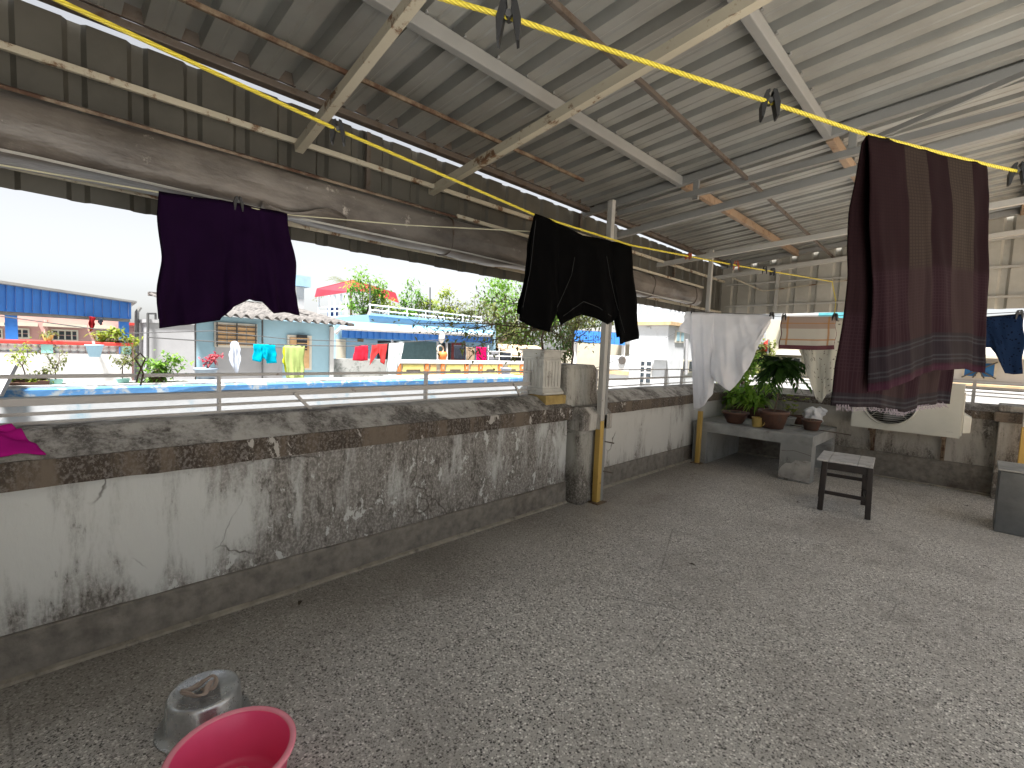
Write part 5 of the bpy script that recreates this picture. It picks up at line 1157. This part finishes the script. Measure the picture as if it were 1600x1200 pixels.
def palm(label, top, zbase, R_, n, seed, leafm='leaf_olive'):
    rr = random.Random(seed); top = Vector(top); base = Vector((top.x, top.y, zbase)); th = thing('palm_tree', label, 'tree', base, 'palms beyond the houses')
    MB().tube([base, base.lerp(top, .5)+Vector((.1,.15,0)), top], .14, 8, .7).build('trunk', 'bark', th); lv = MB()
    for k in range(n):
        a = rr.uniform(0, 6.28); e = rr.uniform(.1, 1.6); d = Vector((math.cos(a), math.sin(a), e)).normalized()
        for j in range(2, 15):
            t_ = j/14; q = top+d*(R_*t_)-Vector((0,0,.55*R_*t_*t_))
            for sg in (-1, 1): leaf(lv, q, d.cross(Vector((0,0,1))).normalized()*sg+d*.7+Vector((0,0,-.3)), R_*.30*(1-.6*t_), .07, .3, seg=2)
    stuff(lv.build('fronds', leafm, th)); return th
DP = -5.15  # wall and rail pots shrunk below true size to match image at these depths
def ledge_pot(label, px, py, w, h, mat='teal_paint'):
    c = V(px, py, DP); c = Vector((DP, c.y, zt+.017)); return c
specs = [('low yellow-green clump at the left end of the blue-topped wall', 20, 8, (.06,.06,.03), 'leaf_fresh', 220, .03, .014, 'terracotta', .02),
         ('golden yellow clump in a trough on the blue-topped wall', 52, 8, (.06,.10,.03), 'leaf_yellow', 320, .03, .014, 'terracotta', .02),
         ('brownish leafy plant beside the teal trough', 68, 20, (.05,.05,.05), 'leaf_olive', 80, .035, .014, 'terracotta', .03)]
for k, (lb, px, hh, rad, lm_, n, L, w, pm, ph_) in enumerate(specs):
    c = Vector((DP, V(px, 600, DP).y, zt+.0165)); th = bush(lb, c+Vector((0,0,ph_)), c+Vector((0,0,ph_+rad[2]*.9)), rad, lm_, n, L, w, 'ledge_plant', 'potted plant', 40+k, 6)
    b = MB(); b.frustum((c.x, c.y), (.07, rad[1]*.6), (.085, rad[1]*.7), c.z, c.z+ph_); b.build('trough', pm, th)
for k, (lb, px, pm, tips, lm_, nl) in enumerate([('thin straggly shrub in a clay pot left on the blue-topped wall', 36, 'terracotta', ((24,540),(40,530),(30,565),(20,555)), 'leaf_yellow', 36),
        ('bare-stemmed shrub in the small teal trough', 87, 'teal_paint', ((72,548),(92,545),(85,562),(100,560),(78,575)), 'leaf_olive', 26),
        ('leafy shrub in the green trough on the blue-topped wall', 192, 'teal_paint', ((178,560),(205,545),(195,565),(215,560),(200,530)), 'leaf_olive', 60)]):
    c = Vector((DP, V(px, 600, DP).y, zt+.0165)); th = shrub(lb, c+Vector((0,0,.03)), [V(a, b_, DP+.1*math.sin(a)) for a, b_ in tips], lm_, nl, .034, .014, .005, 'ledge_shrub', .022, 60+k, 'potted plant')
    b = MB(); b.frustum((c.x, c.y), (.035, .035), (.045, .045), c.z, c.z+.035); b.build('trough', pm, th)
c = Vector((DP-.02, V(245, 600, DP).y, zt+.0165)); th = bush('large bright leafy bush in a pot before the grey shed', c+Vector((0,0,.1)), V(252, 571, DP), (.12,.17,.13), 'leaf_fresh', 620, .05, .022, 'ledge_plant', 'potted plant', 71, 10, clumps=13)
MB().lathe([(0, 0), (.05, 0), (.07, .06), (.065, .06), (0, .05)], c, 16).build('pot', 'terracotta', th)
c = Vector((DP-.25, V(322, 600, DP-.25).y, zt-.09)); c.z = V(322, 597, DP-.25).z
th = bush('red-leaved plant in a large blue-grey tub on the wall', c+Vector((0,0,.10)), V(333, 561, DP-.25), (.06,.09,.05), leafmat('leaf_red', (.32,.03,.06), (.55,.14,.16)), 110, .05, .028, 'ledge_plant', 'potted plant', 77, 6)
MB().lathe([(0, 0), (.065, 0), (.095, .115), (.105, .12), (.105, .14), (.085, .14), (0, .12)], c, 24).build('tub', 'grey_shed_tub' if 'grey_shed_tub' in M else simple('grey_shed_tub', (.19,.24,.30), .7, .25, 8), th, smooth=True)
q0 = V(0, 602, -5.05); tag(MB().beam(V(-10, 618, -4.9), V(14, 571, -5.0), .10, .03).build('leaning_board', 'grey_render', origin=q0), 'pale board leaning at the far left edge of the blue-topped wall', 'board')
c = V(175, 531, -9.05); c.z = V(100, 533, -9).z
bush('golden leafy plant on the red balustrade rail', c, V(174, 525, -9.1), (.18,.26,.11), 'leaf_yellow', 420, .08, .035, 'rail_plant', 'potted plant', 81)
c = V(75, 533, -9.05); c.z = V(100, 533, -9).z
th = bush('small plant in a yellow pot on the red balustrade rail', c+Vector((0,0,.07)), V(75, 522, -9.05), (.10,.12,.06), 'leaf_olive', 60, .06, .025, 'rail_plant', 'potted plant', 82); MB().lathe([(0, 0), (.04, 0), (.06, .08), (0, .065)], c, 14).build('pot', 'yellow_paint', th)
q = V(147, 545, -8.85); th = thing('hanging_planter', 'pale blue planter hooked on the white balustrade', 'planter', q); MB().lathe([(0, -.11), (.06, -.11), (.095, .035), (.105, .04), (.105, .06), (.08, .06), (0, .04)], q+Vector((.06,0,0)), 18).build('bowl', 'sky_blue_wall', th, smooth=True); MB().beam(q+Vector((.0,0,.05)), q+Vector((-.1,0,.10)), .03, .015).build('hook', 'zinc', th)
for k, (lb, a, b0, cx, cy, rad, lm_, n) in enumerate([('tall flowering bush before the red canopy', 570, 492, 567, 465, (.8,1.15,.95), 'leaf_fresh', 900), ('bush right of the red canopy on the rooftop', 590, 493, 592, 478, (.6,.9,.6), 'leaf_yellow', 500),
        ('slim rooftop bush with a rounded head', 642, 496, 643, 468, (.45,.65,.75), 'leaf_fresh', 420), ('low rooftop bush beside the green pot', 633, 497, 634, 489, (.4,.7,.3), 'leaf_fresh', 300),
        ('broad rooftop bush in the middle of the row', 690, 500, 690, 477, (.8,1.15,.75), 'leaf_yellow', 900), ('thin rooftop bush at the right of the row', 715, 503, 716, 487, (.6,.9,.5), 'leaf_olive', 420), ('sparse bush at the end of the rooftop row', 742, 505, 742, 483, (.5,.8,.8), 'leaf_olive', 240), ('thin bush between mast and slim bush', 664, 498, 664, 480, (.4,.6,.5), 'leaf_olive', 240)]):
    bush(lb, V(a, b0+3, -19.5), V(cx, cy, -19.5), rad, lm_, n, .20, .09, 'rooftop_bush', 'bush', 90+k, 8, 'rooftop bushes', clumps=12)
palm('palm crown showing above the red canopy', V(548, 452, -40), -6.4, 3.0, 15, 3); palm('palm crown above the dark mango tree', V(790, 462, -34), -6.4, 2.6, 24, 4, 'leaf_fresh')
tree('big mango tree behind the black trousers', (V(820, 600, -24).x, V(820, 600, -24).y, -6.4), V(818, 495, -24), (3.0,3.6,3.2), 'leaf_fresh', 5200, .30, .13, 5, 46)
tree('dark tree right of the mango tree', (V(880, 600, -22).x, V(880, 600, -22).y, -6.4), V(885, 510, -22), (2.6,3.0,2.6), 'leaf_deep', 3600, .28, .12, 6, 34)
tree('light green tree between the pillar and the blue awning', (V(925, 600, -19).x, V(925, 600, -19).y, -6.4), V(930, 515, -19), (2.0,2.6,1.9), 'leaf_olive', 2400, .25, .10, 8, 26)
tree('sparse tree at the end of the veranda awning', (V(770, 600, -21).x, V(770, 600, -21).y, -6.4), V(765, 512, -21), (1.6,2.0,1.6), 'leaf_olive', 900, .24, .09, 9, 22)
tree('round tree seen past the white shirt', (-4.3, 15.5, -6.4), P(1165, 588, 'y', 15.0), (1.1,1.1,1.1), 'leaf_olive', 2400, .2, .09, 12, 24)
ht = thing('thatched_shed', 'low brown thatched shed beyond the pedestal planter', 'shed', V(825, 575, -18)); D = -18.0
y0, y1 = V(795, 560, D).y, V(862, 560, D).y; MB().box(D-2.4, D, y0+.2, y1-.2, -6.5, V(830, 556, D).z).build('wall', 'dark_room', ht)
zr = V(830, 541, D).z; ze = V(830, 557, D).z; MB().add([(D+.4,y0,ze),(D+.4,y1,ze),(D-1.2,y1,zr),(D-1.2,y0,zr),(D-2.8,y1,ze),(D-2.8,y0,ze)], [(0,1,2,3),(3,2,4,5)]).build('thatch', 'thatch', ht, solid=.12)

# ---------------------------------------------------------------- white house right of the roof post
yH = 13.0
cx0, cx1 = P(984, 540, 'y', yH).x, P(1043, 540, 'y', yH).x; zt_ = P(1043, 508, 'y', yH).z
wh = thing('white_house', 'tall white house with balustraded roof past the roof post', 'house', ((cx0+cx1)/2, yH+3, -6.4))
MB().box(cx0, cx1, yH, yH+8, -6.5, zt_).build('wall', 'cool_white', wh)
MB().box(cx0-.12, cx1+.12, yH-.12, yH+8, zt_+.001, zt_+.10).build('cornice', 'brown_trim', wh); MB().box(cx0-.06, cx1+.06, yH-.06, yH+8, zt_+.101, zt_+.32).build('roof_kerb', 'cool_white', wh)
hb = .62; zk = zt_+.3205
bal2 = MB().lathe([(.07, 0), (.07, .05), (.04, .09), (.085, .25), (.045, .48), (.06, .56), (.07, .57), (.07, hb)], n=9).build('baluster', 'cool_white', wh, local=True, smooth=True)
xs_ = [cx0+.15+.24*k for k in range(int((cx1-cx0-.3)/.24)+1)]; bal2.location = Vector((xs_[0], yH+.06, zk))-WL[wh.name]
for x in xs_[1:]: inst(bal2, 'baluster', wh, (x, yH+.06, zk))
for k in range(1, 26): inst(bal2, 'baluster', wh, (cx1-.08, yH+.06+.26*k, zk))
MB().box(cx0-.05, cx1+.05, yH-.05, yH+.17, zk+hb+.001, zk+hb+.12).build('handrail', 'cool_white', wh); MB().box(cx1-.19, cx1+.051, yH+.171, yH+8, zk+hb+.001, zk+hb+.12).build('handrail', 'cool_white', wh)
def winy(parent, yv, px0, px1, py0, py1, cols, rows, frame='white_paint', pane='window_glass'):
    a, c_ = P(px0, py0, 'y', yv), P(px1, py1, 'y', yv); b = MB(); x0, x1 = a.x, c_.x; z1, z0 = a.z, c_.z
    o = b.box(x0, x1, yv-.03, yv-.001, z0, z1).build('window', frame, parent)
    for i in range(cols):
        for j in range(rows):
            w = (x1-x0)/cols; h = (z1-z0)/rows; MB().box(x0+w*i+.035, x0+w*(i+1)-.035, yv-.042, yv-.0305, z0+h*j+.03, z0+h*(j+1)-.03).build('pane', pane, o)
winy(wh, yH, 1000, 1018, 563, 600, 2, 4)
winy(wh, yH, 1010, 1017, 511, 514, 1, 1, 'cool_white', 'grey_render')
def winx(parent, xv, y0, y1, z0, z1, pane='window_glass'):
    o = MB().box(xv+.001, xv+.04, y0, y1, z0, z1).build('window', 'window_frame', parent)
    for k in range(2): w = (y1-y0)/2; MB().box(xv+.0405, xv+.05, y0+w*k+.05, y0+w*(k+1)-.05, z0+.05, z1-.05).build('pane', pane, o)
q0, q1 = P(1055, 516, 'x', cx1), P(1067, 536, 'x', cx1); winx(wh, cx1, q0.y, q1.y, q1.z, q0.z, simple('pane_blue', (.25,.40,.46), .3))
q0, q1 = P(1066, 562, 'x', cx1+.02), P(1082, 582, 'x', cx1); winx(wh, cx1, q0.y, q1.y, q1.z, q0.z)
MB().tube([P(1073, 530, 'x', cx1+.1), P(1072, 585, 'x', cx1+.1)], .05, 7).build('drainpipe', 'grey_render', wh)
q = P(1043, 560, 'y', yH); MB().box(q.x-.4, q.x+.2, yH-.2, yH-.001, q.z-.05, q.z+.04).build('ledge', 'cool_white', wh)
# lower annex with blue awning and porthole grille, left of the white house
yA = 12.2; an = thing('cream_annex', 'low cream annex with round grille left of the white house', 'house', (P(960, 560, 'y', yA).x, yA+1, -6.4))
ax0, ax1 = P(940, 560, 'y', yA).x, P(983, 560, 'y', yA).x; MB().box(ax0, ax1, yA, yA+.7, -6.5, P(965, 556, 'y', yA).z).build('wall', 'cool_white', an)
MB().box(ax0-.02, ax1+.02, yA-.06, yA-.001, P(965, 585, 'y', yA).z, P(965, 579, 'y', yA).z).build('ledge', 'brown_trim', an)
q = P(973, 563, 'y', yA); r_ = MB().lathe([(0, 0), (.10, 0), (.12, .02), (.12, .05), (.10, .05)], q+Vector((0,-.002,0)), 24, Matrix.Rotation(math.radians(90), 3, 'X')).build('round_grille', 'brown_steel', an)
for k in range(-2, 3): MB().tube([q+Vector((k*.04, -.06, -math.sqrt(.012-(k*.04)**2))), q+Vector((k*.04, -.06, math.sqrt(.012-(k*.04)**2)))], .008, 5).build('grille_bar', 'wire_dark', r_)
yB = 17.0; aw = thing('blue_awning', 'blue tin awning glimpsed between pillar and white house', 'awning', (P(940, 540, 'y', yB).x, yB, -6.4))
w0, w1 = P(898, 516, 'y', yB), P(978, 521, 'y', yB); hgt = w0.z-P(898, 533, 'y', yB).z
for k in range(10):
    a, b_ = w0.lerp(w1, k/10), w0.lerp(w1, (k+1)/10-.008); MB().add([a, b_, b_-Vector((0,0,hgt)), a-Vector((0,0,hgt)), a.lerp(b_, .2)+Vector((0,-.05,0)), a.lerp(b_, .2)+Vector((0,-.05,-hgt))], [(0,4,5,3),(4,1,2,5)]).build('awning_panel', 'blue_sheet', aw, solid=.02)
MB().add([w0, w1, w1+Vector((0,4,.5)), w0+Vector((0,4,.5))], [(0,1,2,3)]).build('awning_roof', 'zinc', aw, solid=.04)
for a in (900, 975): q = P(a, 530, 'y', yB+.2); MB().tube([q, (q.x, q.y, -6.5)], .08, 8).build('column', 'white_paint', aw)
q0, q1 = P(898, 536, 'y', yB+4), P(984, 560, 'y', yB+4); MB().box(q0.x, q1.x, yB+4, yB+6, -6.5, q0.z).build('rear_wall', 'cream_wall', aw)

# ---------------------------------------------------------------- houses past the far end
yN = 12.5
nh = thing('far_white_house', 'white house with blue barred window past the far railing', 'house', (1.5, yN+2, -6.4))
x0, x1 = P(1440, 560, 'y', yN).x, P(1760, 560, 'y', yN).x; MB().box(x0, x1, yN, yN+5, -6.5, P(1540, 497, 'y', yN).z).build('wall', 'white_wall', nh)
MB().box(x0, x1, yN-.35, yN-.001, P(1540, 560, 'y', yN).z, P(1540, 555, 'y', yN).z).build('sunshade', 'cream_wall', nh)
winy(nh, yN, 1505, 1556, 564, 592, 2, 1, 'window_frame', 'blue_glass')
a, b_ = P(1505, 564, 'y', yN-.06), P(1556, 592, 'y', yN-.06)
for k in range(4): f_ = k/3; MB().tube([Vector((a.x+(b_.x-a.x)*f_, yN-.06, b_.z)), Vector((a.x+(b_.x-a.x)*(1-f_), yN-.06, a.z))], .012, 5).build('window_bar', 'wire_dark', nh)
MB().box(x0+.3, x1, yN-.5, yN-.002, P(1540, 606, 'y', yN).z, P(1540, 600, 'y', yN).z).build('ledge', 'brown_trim', nh)
yM = 16.0
mh = thing('far_cream_house', 'cream house with teal roof sheet behind the checked towel', 'house', (-1.5, yM+2, -6.4))
x0, x1 = P(1196, 540, 'y', yM).x, P(1345, 540, 'y', yM).x; MB().box(x0, x1, yM, yM+5, -6.5, P(1270, 499, 'y', yM).z).build('wall', 'cream_wall', mh)
MB().box(P(1284, 495, 'y', yM).x, x1+1.5, yM-.4, yM+4, P(1310, 498, 'y', yM-.4).z, P(1310, 488, 'y', yM-.4).z).build('teal_roof', 'teal_roof', mh); MB().box(P(1225, 495, 'y', yM).x, P(1283, 495, 'y', yM).x, yM-.3, yM+4, P(1250, 498.5, 'y', yM).z+.01, P(1250, 491, 'y', yM).z).build('roof_kerb', 'flaky_white', mh)
MB().box(x0+.3, x0+2.0, yM-.25, yM-.001, P(1270, 556, 'y', yM).z, P(1270, 552, 'y', yM).z).build('sunshade', 'white_paint', mh)
winy(mh, yM, 1225, 1250, 558, 590, 2, 2)
q0, q1 = P(1188, 530, 'y', 15.2), P(1199, 549, 'y', 15.2)
fl = thing('red_sign', 'small red panel glimpsed right of the white shirt', 'panel', (q0.x, 15.2, q1.z)); MB().add([(q0.x,15.2,q1.z),(q1.x,15.2,q1.z),(q1.x,15.2,q0.z),(q0.x+.1,15.2,q1.z+.25)], [(0,1,2,3)]).build('panel', 'red_paint', fl, solid=.03); MB().tube([(q1.x,15.22,q0.z), (q1.x,15.22,-6.4)], .04, 6).build('post', 'zinc', fl)
yQ = 9.6
tag(MB().box(-3.2, 9, yQ, yQ+.25, -6.5, P(1560, 612, 'y', yQ).z).build('far_boundary_wall', 'flaky_white', None, origin=(0, yQ, -6.4)), 'pale stained wall just past the far railing', 'wall')

# ---------------------------------------------------------------- dry leaf litter on the floor
simple('dry_leaf', (.06,.045,.03), .8, .3)
for k, (lb, px, py) in enumerate((('dry curled leaf in the middle of the floor', 1077, 880), ('dark dry leaf before the far-end pier', 1512, 791), ('tiny dry leaf near the stool foot', 1328, 774), ('small dry leaf by the long skirting', 470, 938), ('dry leaf scrap left of the stool', 1245, 785))):
    q = P(px, py, 'z', .004); b = MB(); leaf(b, q, (math.cos(k*1.9), math.sin(k*1.9), .12), .045, .02, .2); tag(b.build('dry_leaf', 'dry_leaf', None, solid=.001, origin=q), lb, 'leaf', 'leaf litter')
